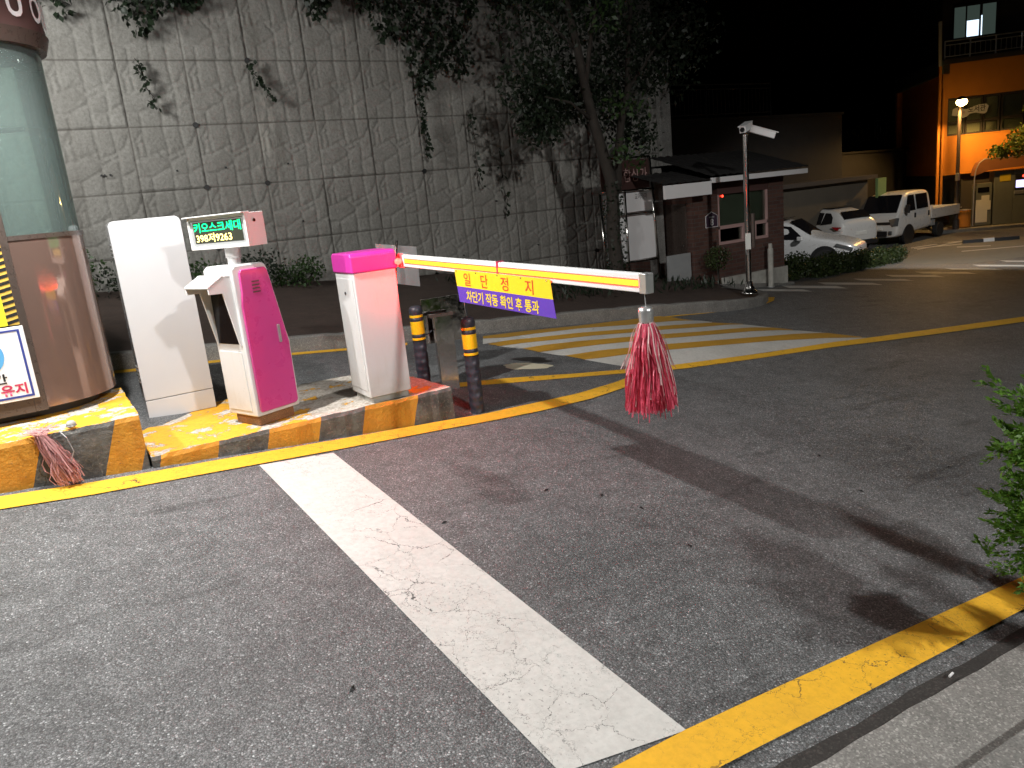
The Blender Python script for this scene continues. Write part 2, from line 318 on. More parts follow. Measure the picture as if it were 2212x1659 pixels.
M['shed'] = paint('beige_shed_wall', (.07, .06, .046), .8, 0, .4, 2, .1); M['greenpost'] = paint('pale_green_panel', (.16, .26, .10), .7, 0, .2, 3)
M['boothint'] = paint('booth_interior', (.20, .21, .18), .7, 0, .3, 2); M['dirtyw'] = paint('dirty_white_plinth', (.42, .41, .37), .8, 0, .7, 4, .15, 0, (.12, .11, .09))
M['oil'] = paint('oil_stain', (.022, .02, .02), .35, 0, .3, 9); M['awn'] = paint('brown_awning', (.22, .085, .03), .6, 0, .3, 4); M['atm'] = paint('grey_green_metal', (.165, .18, .165), .4, .2, .25, 3)
M['yellowlabel'] = paint('yellow_label', (.55, .42, .03), .5, 0, .2, 12)

# ------------------------------------------------------------------ mesh helpers
class MB:
    def __init__(s): s.v = []; s.f = []
    def add(s, vs, fs):
        o = len(s.v); s.v += [tuple(v) for v in vs]; s.f += [tuple(i + o for i in f) for f in fs]; return s
    def box(s, x0, y0, z0, x1, y1, z1, m=None):
        vs = [Vector((x, y, z)) for z in (z0, z1) for y in (y0, y1) for x in (x0, x1)]
        if m is not None: vs = [m @ v for v in vs]
        return s.add(vs, [(0, 2, 3, 1), (4, 5, 7, 6), (0, 1, 5, 4), (2, 6, 7, 3), (0, 4, 6, 2), (1, 3, 7, 5)])
    def ext(s, pts, vec):
        """solid: planar polygon pts swept by vec"""
        n = len(pts); vec = Vector(vec); vs = [Vector(p) for p in pts] + [Vector(p) + vec for p in pts]
        return s.add(vs, [tuple(range(n))[::-1], tuple(range(n, 2 * n))] + [(i, (i + 1) % n, n + (i + 1) % n, n + i) for i in range(n)])
    def face(s, pts): return s.add(pts, [tuple(range(len(pts)))])
    def tube(s, pts, rad, n=8, cap=True):
        pts = [Vector(p) for p in pts]; k = len(pts); rr = rad if isinstance(rad, (list, tuple)) else [rad] * k
        vs = []; ref = None
        for i, p in enumerate(pts):
            d = (pts[min(i + 1, k - 1)] - pts[max(i - 1, 0)]).normalized()
            if ref is None: ref = d.orthogonal().normalized()
            ref = (ref - d * ref.dot(d)).normalized(); b = d.cross(ref)
            vs += [p + (ref * math.cos(2 * math.pi * j / n) + b * math.sin(2 * math.pi * j / n)) * rr[i] for j in range(n)]
        fs = [(i * n + j, i * n + (j + 1) % n, (i + 1) * n + (j + 1) % n, (i + 1) * n + j) for i in range(k - 1) for j in range(n)]
        if cap: fs += [tuple(range(n))[::-1], tuple(range((k - 1) * n, k * n))]
        return s.add(vs, fs)
    def lathe(s, prof, c=(0, 0, 0), n=24, m=None):
        """prof: (radius, height) pairs about z"""
        vs = []
        for r, z in prof:
            for j in range(n):
                a = 2 * math.pi * j / n; p = Vector((c[0] + r * math.cos(a), c[1] + r * math.sin(a), c[2] + z)); vs.append(m @ p if m is not None else p)
        k = len(prof)
        fs = [(i * n + j, i * n + (j + 1) % n, (i + 1) * n + (j + 1) % n, (i + 1) * n + j) for i in range(k - 1) for j in range(n)]
        fs += [tuple(range(n))[::-1], tuple(range((k - 1) * n, k * n))]
        return s.add(vs, fs)
    def build(s, name, mat, parent=None, bev=0, smooth=False, sub=0):
        me = bpy.data.meshes.new(name); me.from_pydata(s.v, [], s.f); me.validate(); me.update()
        o = bpy.data.objects.new(name, me); COL.objects.link(o)
        for m in (mat if isinstance(mat, (list, tuple)) else [mat]): me.materials.append(m)
        if parent is not None: o.parent = parent
        if smooth: me.polygons.foreach_set('use_smooth', [True] * len(me.polygons))
        if bev:
            b = o.modifiers.new('b', 'BEVEL'); b.width = bev; b.segments = 2; b.limit_method = 'ANGLE'; b.angle_limit = R(40)
            me.polygons.foreach_set('use_smooth', [True] * len(me.polygons)); b.harden_normals = True
        if sub:
            b = o.modifiers.new('s', 'SUBSURF'); b.levels = sub; b.render_levels = sub
        return o
def thing(name, label, cat, loc=(0, 0, 0), rz=0.0, group=None):
    o = bpy.data.objects.new(name, None); COL.objects.link(o); o.location = loc; o.rotation_euler = (0, 0, rz)
    o.empty_display_size = .1
    o['label'] = label; o['category'] = cat
    if group: o['group'] = group
    return o
def tag(o, label, cat, group=None, kind=None):
    o['label'] = label; o['category'] = cat
    if group: o['group'] = group
    if kind: o['kind'] = kind
    return o
def struct(o, kind='structure'): o['kind'] = kind; return o
def frameM(o, u, v):
    u = Vector(u).normalized(); v = Vector(v); v = (v - u * v.dot(u)).normalized(); w = u.cross(v); o = Vector(o)
    return Matrix(((u.x, v.x, w.x, o.x), (u.y, v.y, w.y, o.y), (u.z, v.z, w.z, o.z), (0, 0, 0, 1)))
def text(body, w, h, mat, name, parent, Mx, bold=0.0, depth=.0015):
    c = bpy.data.curves.new('t', 'FONT'); c.body = body; c.offset = bold; c.resolution_u = 3
    o = bpy.data.objects.new('t', c); COL.objects.link(o); dg = bpy.context.evaluated_depsgraph_get()
    me = bpy.data.meshes.new_from_object(o.evaluated_get(dg)); bpy.data.objects.remove(o); bpy.data.curves.remove(c)
    n = len(me.vertices); co = np.empty(n * 3); me.vertices.foreach_get('co', co); co = co.reshape(-1, 3)
    mn = co.min(0); mx = co.max(0); sp = np.maximum(mx - mn, 1e-6)
    co = (co - mn) / sp * [w, h, 0]; co[:, 2] = 0
    mm = np.array(Mx); co = co @ mm[:3, :3].T + mm[:3, 3]; me.vertices.foreach_set('co', co.ravel()); me.update(); me.name = name
    ob = bpy.data.objects.new(name, me); COL.objects.link(ob); me.materials.append(mat)
    if parent is not None: ob.parent = parent
    return ob
def quads_mesh(name, V, mat, parent=None, nv=4, smooth=False):
    """V: (n, nv, 3) array, each row one polygon"""
    V = np.asarray(V, dtype=np.float32); n = len(V); me = bpy.data.meshes.new(name)
    me.vertices.add(n * nv); me.vertices.foreach_set('co', V.reshape(-1)); me.loops.add(n * nv); me.polygons.add(n)
    me.loops.foreach_set('vertex_index', np.arange(n * nv, dtype=np.int32)); me.polygons.foreach_set('loop_start', np.arange(0, n * nv, nv, dtype=np.int32))
    me.update(calc_edges=True); me.validate(); o = bpy.data.objects.new(name, me); COL.objects.link(o); me.materials.append(mat)
    if parent is not None: o.parent = parent
    return o
def leaves(P, size, asp=.55, up=None, droop=.0, jit=.35):
    """leaf-shaped quads at points P"""
    P = np.asarray(P); n = len(P); a = rng.normal(size=(n, 3))
    if up is not None: a = a * jit + np.asarray(up)
    a /= np.linalg.norm(a, axis=1, keepdims=True); a[:, 2] -= droop; a /= np.linalg.norm(a, axis=1, keepdims=True)
    b = rng.normal(size=(n, 3)); b = np.cross(a, b); b /= np.linalg.norm(b, axis=1, keepdims=True) + 1e-9
    s = size * rng.uniform(.6, 1.3, (n, 1)); L = a * s; Wd = b * s * asp * .5
    return np.stack([P, P + L * .45 + Wd, P + L, P + L * .45 - Wd], 1)
def strip(up, lo, n=36, dz=.004, name='m', mat=None, extra=0.0):
    """marking between two pixel polylines, laid on the ground"""
    def rs(pl):
        pl = np.array(pl, float); d = np.r_[0, np.cumsum(np.linalg.norm(np.diff(pl, axis=0), axis=1))]; t = np.linspace(0, d[-1], n)
        return np.stack([np.interp(t, d, pl[:, 0]), np.interp(t, d, pl[:, 1])], 1)
    a, b = rs(up), rs(lo); mb = MB(); k = 4; vs = []
    for i in range(n):
        for j in range(k + 1):
            q = a[i] + (b[i] - a[i]) * j / k; vs.append(gp(q[0], q[1], dz))
    fs = [(i * (k + 1) + j, (i + 1) * (k + 1) + j, (i + 1) * (k + 1) + j + 1, i * (k + 1) + j + 1) for i in range(n - 1) for j in range(k)]
    mb.add(vs, fs); return struct(mb.build(name, mat))

# ================================================================== THE GROUND
def grid_sheet(name, xs, ys, zf, mat):
    X = len(xs); vs = [(x, y, zf(x, y)) for y in ys for x in xs]
    fs = [(j * X + i, j * X + i + 1, (j + 1) * X + i + 1, (j + 1) * X + i) for j in range(len(ys) - 1) for i in range(X - 1)]
    return MB().add(vs, fs).build(name, mat, smooth=True)
xs = list(np.arange(-14, 3.5, 1.0)) + list(np.arange(3.5, 9.5, .15)) + list(np.arange(9.5, 30, .4)) + list(np.arange(30, 76, 5.0))
ys = list(np.arange(-30, 5.5, 1.5)) + list(np.arange(5.5, 8.3, .15)) + list(np.arange(8.3, 11, .2)) + list(np.arange(11, 66, 5.0))
struct(grid_sheet('road', xs, ys, gz, M['asphalt']))

# stop line, edge lines, centre line
def poly_mark(name, pts, mat, dz=.004, sub=24):
    mb = MB(); (a, b, c, d) = [Vector((x, y, 0)) for x, y in pts]; vs = []
    for i in range(sub + 1):
        for j in range(3):
            p = a.lerp(b, i / sub).lerp(d.lerp(c, i / sub), j / 2); jit = .0035 * math.sin(i * 12.9 + j * 5.1) if j != 1 else 0
            vs.append((p.x + jit, p.y + jit, gz(p.x, p.y) + dz))
    mb.add(vs, [(i * 3 + j, (i + 1) * 3 + j, (i + 1) * 3 + j + 1, i * 3 + j + 1) for i in range(sub) for j in range(2)]); return struct(mb.build(name, mat))
def g2(px, py): p = gp(px, py); return (p.x, p.y)
strip([(560, 1006), (720, 979)], [(1212, 1672), (1483, 1579)], 60, .004, 'stop_line', M['stop'])
strip([(1330 - 60, 1690), (1483, 1579), (1700, 1478), (2212, 1247), (2330, 1190)], [(1500, 1690), (1640, 1617), (1830, 1521), (2212, 1318), (2330, 1255)], 60, .008, 'edge_line', M['ypaint'])
strip([(-60, 1084), (200, 1044), (480, 994), (720, 953), (950, 912), (1040, 897), (1150, 873), (1250, 851), (1330, 827), (1378, 808)],
      [(-60, 1112), (200, 1071), (480, 1019), (720, 975), (950, 931), (1060, 911), (1170, 889), (1280, 862), (1360, 835), (1420, 806)], 80, .008, 'edge_line', M['ypaint'])
strip([(974, 829), (1100, 817), (1250, 807), (1400, 794)], [(974, 838), (1100, 828), (1250, 815), (1400, 803)], 40, .004, 'centre_line', M['ypaint'])
strip([(1395, 797), (1483, 786), (1655, 763), (1800, 740), (1890, 729), (2050, 707), (2240, 681)], [(1395, 806), (1483, 797), (1655, 773), (1800, 751), (1890, 740), (2050, 719), (2240, 692)], 50, .008, 'centre_line', M['ypaint'])
strip([(150, 812), (243, 802), (480, 777), (640, 762), (880, 741)], [(150, 817), (243, 808), (480, 782.5), (640, 767), (880, 746)], 40, .004, 'edge_line', M['ypaint'])
strip([Z3(-150, 532), Z3(180, 500), Z3(400, 478), Z3(560, 452), Z3(700, 420), Z3(735, 405), Z3(745, 392)], [Z3(-150, 536), Z3(180, 505), Z3(400, 484), Z3(580, 462), Z3(720, 436), Z3(790, 412), Z3(795, 390)], 50, .004, 'edge_line', M['ypaint'])
# speed hump stripes
S = [([ZA(80, 352), ZA(700, 275), ZA(1400, 205), ZA(2212, 110), ZB(75, 113), ZB(200, 122), ZB(300, 140), ZB(425, 155)], [ZA(80, 385), ZA(400, 370), ZA(900, 305), ZA(1500, 235), ZA(2212, 185), ZB(95, 170), ZB(250, 158), ZB(425, 156)]),
     ([ZA(150, 465), ZA(450, 410), ZA(900, 365), ZA(1500, 300), ZA(2212, 245), ZB(115, 208), ZB(400, 188), ZB(600, 175), ZB(900, 190)], [ZA(320, 495), ZA(700, 445), ZA(1200, 395), ZA(1700, 340), ZA(2212, 300), ZB(140, 243), ZB(500, 218), ZB(750, 195), ZB(900, 193)]),
     ([ZA(650, 530), ZA(1000, 475), ZA(1500, 420), ZA(2212, 360), ZB(145, 287), ZB(500, 262), ZB(800, 235), ZB(1000, 222), ZB(1200, 225), ZB(1380, 245)], [ZA(900, 582), ZA(1300, 530), ZA(1800, 470), ZA(2212, 430), ZB(160, 328), ZB(600, 292), ZB(1000, 258), ZB(1250, 248), ZB(1380, 250)]),
     ([ZA(1270, 635), ZA(1500, 600), ZA(1800, 555), ZA(2212, 518), ZB(178, 383), ZB(600, 350), ZB(1000, 318), ZB(1400, 285), ZB(1700, 275), ZB(2050, 315)], [ZA(1560, 690), ZA(1800, 665), ZA(2212, 608), ZB(195, 438), ZB(700, 393), ZB(1200, 352), ZB(1700, 325), ZB(2050, 320)])]
for u_, l_ in S: strip(u_, l_, 44, .006, 'speed_hump_stripe', M['hyel'])
starts = [[ZA(80, 465)], [ZA(320, 495), ZA(640, 535)], [ZA(900, 582), ZA(1260, 640)]]
ends = [[ZB(600, 172), ZB(640, 174)], [ZB(950, 197), ZB(1180, 224)], [ZB(1450, 252), ZB(1700, 274)]]
for k in range(3):
    up = S[k][1] + ([ends[k][0]] if k else [ZB(480, 155), ZB(600, 170)]); lo = starts[k] + S[k + 1][0][(1 if k == 0 else 0):-1]
    strip(up, lo, 44, .004, 'speed_hump_stripe', M['hwhite'])
strip(S[3][1] + [ZB(2150, 326)], [ZA(1560, 692), ZA(1900, 752), ZA(2212, 802), ZB(100, 603), ZB(230, 588), ZB(900, 495), ZB(1500, 408), ZB(2150, 330)], 44, .004, 'speed_hump_stripe', M['hwhite'])
# crosswalk bars far down the road
for (xl, yt, xr, yb) in [(690, 345, 1010, 359), (830, 325, 1210, 341), (1035, 307, 1410, 321), (1240, 286, 1590, 298), (1420, 264, 1765, 277), (1590, 246, 1945, 258), (1760, 226, 2100, 237), (1915, 206, 2260, 217), (2070, 182, 2400, 192)]:
    w_ = xr - xl; strip([Z3(xl, yt), Z3(xr - w_ * .17, yt + 2)], [Z3(xl + w_ * .13, yb - 2), Z3(xr, yb)], 10, .004, 'crosswalk_bar', M['stop'])
# pale patch and oil mark before the hump
def blob(name, c, rx, ry, mat, dz, n=40, seed=1):
    r_ = random.Random(seed); ph = [r_.uniform(0, 6.28) for _ in range(5)]
    pts = []
    for i in range(n):
        a = 2 * math.pi * i / n; k = 1 + .07 * math.sin(3 * a + ph[0]) + .05 * math.sin(5 * a + ph[1]) + .04 * math.sin(9 * a + ph[2])
        p = gp(c[0] + rx * k * math.cos(a), c[1] + ry * k * math.sin(a), dz); pts.append(p)
    mb = MB(); cc = gp(*c, dz); vs = [cc] + pts; mb.add(vs, [(0, i + 1, (i + 1) % n + 1) for i in range(n)]); return struct(mb.build(name, mat))
blob('paint_patch', (ZA(720, 785)), 52, 7, M['cream'], .004, seed=3)
blob('oil_stain', (ZA(760, 682)), 36, 4.5, M['oil'], .003, seed=5); blob('oil_stain', (ZA(930, 712)), 22, 3, M['oil'], .003, seed=9)
# pool of lamp light on the far asphalt, put into a paler colour
strip([(1930, 566), (2020, 532), (2090, 519), (2260, 508)], [(1930, 567.5), (2000, 571), (2110, 568), (2260, 548)], 16, .003, 'parking_light_pool', paint('lamplit_asphalt_tone', (.20, .19, .16), .8, 0, .3, .8, .1))
for a_, b_ in (((310, 1618), (560, 1580)), ((330, 1622), (640, 1592)), ((350, 1628), (710, 1562)), ((480, 1592), (700, 1565)), ((610, 1612), (830, 1603)), ((640, 1640), (1100, 1600))):
    p, q = Z8(*a_), Z8(*b_); strip([p, q], [(p[0], p[1] + 1.6), (q[0], q[1] + 1.6)], 10, .008, 'parking_line', M['stop'])

# near gutter and pavement on the camera's side
def band(name, x0, x1, y0, y1, h, mat, n=40, jag=0):
    mb = MB(); vs = []
    for i in range(n + 1):
        x = x0 + (x1 - x0) * i / n; j = jag * (math.sin(i * 7.3) + math.sin(i * 3.1)) * .5
        for y, z in ((y1 + j, -.1), (y1 + j, h), (y0, h + .004), (y0, -.1)): vs.append((x, y, gz(x, y) + z))
    mb.add(vs, [(i * 4 + j, (i + 1) * 4 + j, (i + 1) * 4 + j + 1, i * 4 + j + 1) for i in range(n) for j in range(3)] + [(0, 1, 2, 3), (4 * n + 3, 4 * n + 2, 4 * n + 1, 4 * n)]); return struct(mb.build(name, mat))
band('gutter', -6, 14, 1.16, 1.475, .018, M['conc'], 120, .006); band('pavement', -6, 14, -3, 1.145, .10, M['conc'], 40)
band('gutter_gap', -6, 14, 1.445, 1.545, .003, M['darkconc'], 160, .014)

# far pavement: kerb stones, planting bed
KL = [(-8, 8.13), (-2, 8.15), (3, 8.12), (7.2, 8.12), (7.85, 8.03), (8.6, 7.98), (9.1, 8.02), (9.6, 8.16), (10.0, 8.42), (10.14, 8.72), (10.05, 9.1), (9.9, 9.5), (9.95, 9.72), (12.3, 9.74)]
def kerbline(n=90):
    pl = np.array(KL); d = np.r_[0, np.cumsum(np.linalg.norm(np.diff(pl, axis=0), axis=1))]; t = np.linspace(0, d[-1], n)
    return np.stack([np.interp(t, d, pl[:, 0]), np.interp(t, d, pl[:, 1])], 1)
kl = kerbline(180); mb = MB(); vs = []; nrm = []
for i in range(len(kl)):
    tn = kl[min(i + 1, len(kl) - 1)] - kl[max(i - 1, 0)]; tn /= np.linalg.norm(tn); nrm.append(np.array([-tn[1], tn[0]]))
for i, p in enumerate(kl):
    q = p + nrm[i] * .14; g = i % 8 == 0; hh = .165 - (.012 if g else 0) - max(0, p[0] - 8.5) * .03
    for (xx, yy), z in (((p[0], p[1]), -.1), ((p[0], p[1]), hh - .015), ((p[0] + nrm[i][0] * .015, p[1] + nrm[i][1] * .015), hh), ((q[0], q[1]), hh)): vs.append((xx, yy, gz(p[0], p[1]) + z))
mb.add(vs, [(i * 4 + j, i * 4 + j + 1, (i + 1) * 4 + j + 1, (i + 1) * 4 + j) for i in range(len(kl) - 1) for j in range(3)]); struct(mb.build('kerb', M['kerb']))
mb = MB(); vs = []; NB = 14
for i, p in enumerate(kl):
    q = p + nrm[i] * .13; x1 = q[0] if p[0] < 8.5 else q[0]; ye = 12.1
    if p[1] > 9.0 and p[0] > 9.8: q = np.array([min(q[0], 12.3), max(q[1], 9.1)])
    for j in range(NB + 1):
        t = j / NB; x = q[0] + (max(q[0] - .0, q[0]) - q[0]) * t; y = q[1] + (ye - q[1]) * t
        zr = gz(p[0], p[1]) + .15 - max(0, p[0] - 8.5) * .03; z = zr * (1 - min(1, t * 3)) + bedz(x, y) * min(1, t * 3)
        vs.append((x, y, z + .02 * math.sin(x * 5 + y * 3) * math.sin(y * 6) * min(1, t * 4)))
mb.add(vs, [(i * (NB + 1) + j, (i + 1) * (NB + 1) + j, (i + 1) * (NB + 1) + j + 1, i * (NB + 1) + j + 1) for i in range(len(kl) - 1) for j in range(NB)]); struct(mb.build('planting_bed', M['soil'], smooth=True))

# ================================================================== TRAFFIC ISLAND
isl = thing('traffic_island', 'low yellow and black striped concrete island carrying the kiosk and barrier', 'traffic island', (0, 0, 0))
def islandblock(outline, ztop, nm, fmat, tmat, parent):
    n = len(outline); r = random.Random(4); tops = []; bots = []
    side = MB(); vs = []; seg = []
    for i in range(n):
        a = Vector(outline[i]); b = Vector(outline[(i + 1) % n]); k = max(2, int((b - a).length / .06))
        for j in range(k): seg.append(a.lerp(b, j / k))
    m = len(seg)
    for p in seg:
        jt = r.uniform(-.006, .006); zt = ztop + r.uniform(-.007, .003); jx = r.uniform(-.004, .004)
        tops.append(Vector((p.x + jx, p.y + .012 + jt * .3, zt)))
        vs += [Vector((p.x, p.y - .004, -.6)), Vector((p.x + jx, p.y + jt, ztop - .03)), tops[-1]]
    side.add(vs, [(i * 3 + j, ((i + 1) % m) * 3 + j, ((i + 1) % m) * 3 + j + 1, i * 3 + j + 1) for i in range(m) for j in range(2)])
    side.build('kerb_face', fmat, parent)
    MB().face(tops).build(nm, tmat, parent)
itm = islandtop()
islandblock([(.415, 5.40), (2.64, 5.39), (2.60, 6.05), (2.23, 6.60), (1.8, 6.66), (.415, 6.70)], .59, 'painted_top', islandface('striped_kerb', [-4, .43, .8, 1.13, 1.52, 1.86, 2.30], .28, .45), itm, isl)
isr = thing('raised_island', 'taller yellow and black striped concrete block under the guard booth', 'traffic island', (0, 0, 0))
islandblock([(-4.5, 5.36), (.40, 5.40), (.40, 6.55), (-4.5, 6.9)], .88, 'painted_top', islandface('striped_high_kerb', [-.28, .13, .345], .36, .6), itm, isr)

# ================================================================== GUARD BOOTH
booth = thing('guard_booth', 'brown guard booth with rounded teal glass end on the tall striped block', 'booth', (0, 0, .88))
def cap_outline(off=0.0, x0=-3.2):
    cx_, cy_, r_ = -.12, 6.42, .49 + off
    return [(x0, cy_ - r_)] + [(cx_ + r_ * math.cos(a), cy_ + r_ * math.sin(a)) for a in np.linspace(-math.pi / 2, math.pi / 2, 28)] + [(x0, cy_ + r_)]
def shell(z0, z1, off=0.0, parent=None, name='', mat=None, off1=None, close=True):
    a = cap_outline(off); b = cap_outline(off if off1 is None else off1); n = len(a); mb = MB()
    vs = [(x, y, z0) for x, y in a] + [(x, y, z1) for x, y in b]
    fs = [(i, (i + 1) % n, n + (i + 1) % n, n + i) for i in range(n)]
    if close: fs += [tuple(range(n))[::-1], tuple(range(n, 2 * n))]
    mb.add(vs, fs); o = mb.build(name, mat, parent); o.data.polygons.foreach_set('use_smooth', [i < n for i in range(len(o.data.polygons))]); 
    md = o.modifiers.new('e', 'EDGE_SPLIT'); md.split_angle = R(35); return o
shell(0.0, .07, -.13, booth, 'base', M['black'])
shell(.07, 1.17, 0, booth, 'lower_panel', M['bronze'])
shell(1.17, 1.20, .006, booth, 'rail', M['bronzedark'])
shell(1.20, 2.38, -.012, booth, 'glass', M['teal'], close=False)
shell(2.38, 2.47, .03, booth, 'eave', M['bronzedark'], .06)
rf = shell(2.47, 2.95, .05, booth, 'roof', M['roofbrown'], .0)
MB().box(-.16, 5.905, .06, -.085, 5.955, 2.38).build('post', M['bronzedark'], booth, .004)
MB().box(-3.2, 5.906, .06, -.16, 5.918, 1.17).build('front_panel', M['bronzedark'], booth)
MB().box(-1.2, 6.45, .08, -.25, 6.80, 1.95).build('inner_cabinet', M['boothint'], booth)
# white letter shapes on the roof band
for k, a in enumerate((-52, -30, -12, 6)):
    aa = R(a); c = Vector((-.12 + .525 * math.cos(aa), 6.42 + .525 * math.sin(aa), 2.53)); tg = Vector((-math.sin(aa), math.cos(aa), 0))
    text('UOIO'[k], .11, .17, M['signw'], 'letter', rf, frameM(c + Vector((math.cos(aa), math.sin(aa), 0)) * .014, tg, (0, 0, 1)), .02)
# boards on the booth front
def board(x0, x1, z0, z1, y, th=.012): return MB().box(x0, y - th, z0, x1, y, z1)
sg = thing('distance_sign', 'white sign with blue border, car emblem and red lettering on the brown booth', 'sign', (0, 5.90, 0))
board(-.80, -.118, 1.035, 1.515, 0).build('board', M['signw'], sg, .003)
bd = MB()
for (a, b, c, d) in ((-.775, -.143, 1.485, 1.497), (-.775, -.143, 1.053, 1.067), (-.157, -.143, 1.067, 1.485), (-.775, -.761, 1.067, 1.485)): bd.box(a, -.0145, c, b, -.0115, d)
bd.build('border', M['navy'], sg)
mb = MB(); n = 40
vs = []
for i in range(n):
    a = 2 * math.pi * i / n
    for r_ in (.118, .093): vs.append((-.375 + r_ * math.cos(a), -.0145, 1.345 + r_ * math.sin(a)))
mb.add(vs, [(2 * i, 2 * i + 1, 2 * ((i + 1) % n) + 1, 2 * ((i + 1) % n)) for i in range(n)]).build('ring', M['sky'], sg)
MXf = lambda x, z, y=-.0145: frameM((x, y, z), (1, 0, 0), (0, 0, 1))
text('보', .034, .03, M['ink'], 'lettering', sg, MXf(-.335, 1.352)); text('차간', .155, .066, M['ink'], 'lettering', sg, MXf(-.425, 1.158), .03); text('거리 유지', .33, .075, M['crim'], 'lettering', sg, MXf(-.505, 1.076), .03)
mb = MB(); mb.ext([(-.36, -.0145, 1.318), (-.296, -.0145, 1.318), (-.293, -.0145, 1.333), (-.31, -.0145, 1.337), (-.322, -.0145, 1.349), (-.345, -.0145, 1.349), (-.36, -.0145, 1.336)], (0, .002, 0))
for cx_ in (-.345, -.308): mb.lathe([(.008, 0), (.008, .003)], n=12, m=Matrix.Translation((cx_, -.0145, 1.318)) @ Matrix.Rotation(R(90), 4, 'X'))
mb.build('car_emblem', M['ink'], sg)
yb = thing('yellow_board', 'lime yellow board edged with black and yellow hazard tape on the booth', 'board', (0, 5.90, 0))
board(-.75, -.195, 1.525, 2.06, 0).build('panel', M['lime'], yb)
board(-.195, -.130, 1.525, 2.06, 0, .010).build('hazard_tape', M['hazy'], yb)
mb = MB()
for k in range(13):
    z = 1.53 + k * .041; mb.ext([(-.195, -.0125, z), (-.130, -.0125, z + .014), (-.130, -.0125, z + .034), (-.195, -.0125, z + .020)], (0, .002, 0))
mb.build('tape_stripes', M['ink'], yb)
mb = MB(); mb.lathe([(.16, 0), (.16, .02)], n=32, m=Matrix.Translation((-.35, 6.3, 2.76)) @ Matrix.Diagonal((3.2, 1, 1, 1)))
tag(mb.build('desk_shelf', M['boothint']), 'pale oval shelf seen through the teal booth glass', 'shelf')
# floodlights on brackets over the lane
def floodlight(loc, label, base):
    t = thing('floodlight', label, 'lamp', loc, 0, 'floodlights over the lane')
    MB().tube([(base[0] - loc[0], base[1] - loc[1], base[2] - loc[2]), (base[0] - loc[0], base[1] - loc[1], .22), (0, 0, .2)], .025, 8).build('bracket', M['steel'], t)
    MB().box(-.17, -.11, .05, .17, .11, .18).build('housing', M['grey'], t, .01); MB().box(-.15, -.09, .044, .15, .09, .05).build('lens', M['flood'], t)
floodlight(FLOOD_A, 'floodlight on a bracket above the rounded booth end', (-.1, 6.2, 3.82)); floodlight(FLOOD_B, 'floodlight on a bracket over the booth counter', (-2.3, 6.2, 3.82))

# ================================================================== WHITE CABINET
cb = thing('tall_cabinet', 'tall plain white cabinet with rounded top corners beside the booth', 'cabinet', (.545, 6.50, .59))
def rrect(x0, z0, x1, z1, r_, y, top_only=True, n=6):
    pts = [(x0, y, z0), (x1, y, z0)] if top_only else []
    def arc(cx_, cz_, a0): return [(cx_ + r_ * math.cos(R(a0 + 90 * i / n)), y, cz_ + r_ * math.sin(R(a0 + 90 * i / n))) for i in range(n + 1)]
    if not top_only: pts += arc(x0 + r_, z0 + r_, 180) + arc(x1 - r_, z0 + r_, 270)
    return pts + arc(x1 - r_, z1 - r_, 0) + arc(x0 + r_, z1 - r_, 90)
MB().ext(rrect(0, .158, .51, 1.535, .045, 0), (0, .19, 0)).build('body', M['whitecab'], cb, .006)
MB().box(.002, .002, 0, .508, .188, .154).build('base_panel', M['whitecab'], cb, .003)
for zs_ in ((.30, .33, .36, .39, .42), (1.27, 1.30, 1.33, 1.36)):
    v_ = MB()
    for z in zs_: v_.box(-.006, .04, z, .0, .15, z + .010)
    v_.build('side_vent', M['alum'], cb)

# ================================================================== PAYMENT KIOSK
ks = thing('payment_kiosk', 'white and pink parking payment kiosk with a lit display on a post', 'kiosk', (1.15, 5.5, .665), R(20))
# local: x = depth (away from driver), y = width, origin at near right corner
prof = [(0.0, 0.0), (.365, 0.0), (.37, .03), (.372, .50), (.36, .56), (.285, 1.03), (.27, 1.065), (.24, 1.075), (.03, 1.075), (.0, 1.05)]
MB().ext([(x, 0, z) for x, z in prof], (0, .36, 0)).build('body', M['white'], ks, .012)
MB().box(.03, .03, -.078, .33, .33, 0).build('plinth', M['rust'], ks, .012)
dp = [(.025, .045), (.035, .03), (.325, .03), (.345, .05), (.352, .49), (.343, .55), (.268, 1.02), (.25, 1.043), (.06, 1.043), (.045, 1.02), (.04, .88), (.025, .80)]
dr = MB().ext([(x, 0, z) for x, z in dp], (0, -.022, 0)).build('side_door', M['pink'], ks, .008)
hd = MB().box(.265, -.037, .495, .283, -.022, .625).build('handle', M['alum'], dr, .003)
vt = MB()
for k in range(4): vt.box(.125, -.0245, .875 + k * .024, .185, -.0215, .885 + k * .024)
vt.build('vent', M['bronzedark'], dr)
MB().box(-.006, .05, .04, .0, .325, .475).build('front_panel', M['white'], ks, .004)
MB().ext([(-.004, .045, .53), (-.004, .325, .53), (-.004, .305, .95), (-.004, .075, .95)], (.01, 0, 0)).build('screen', M['blackglass'], ks)
hood = MB()
for y in (.03, .315):
    hood.ext([(0, y, .52), (-.012, y, .52), (-.075, y, .90), (-.175, y, .905), (-.175, y, .945), (-.06, y, 1.005), (0, y, 1.01)], (0, .014, 0))
hood.ext([(-.178, .028, .945), (-.178, .331, .945), (-.055, .331, 1.012), (-.055, .028, 1.012)], (0, 0, .012))
hood.box(-.06, .03, .995, .0, .33, 1.015)
hood.build('hood', M['white'], ks, .002)
MB().lathe([(.045, 1.07), (.045, 1.12), (.053, 1.125), (.053, 1.2), (.056, 1.205), (.056, 1.23)], (.17, .21, 0), 24).build('display_post', M['white'], ks, smooth=False)
LM = Matrix.Translation((.17, .21, 1.195)) @ Matrix.Rotation(R(98), 4, 'Z')   # local: x along the display width, -y... front
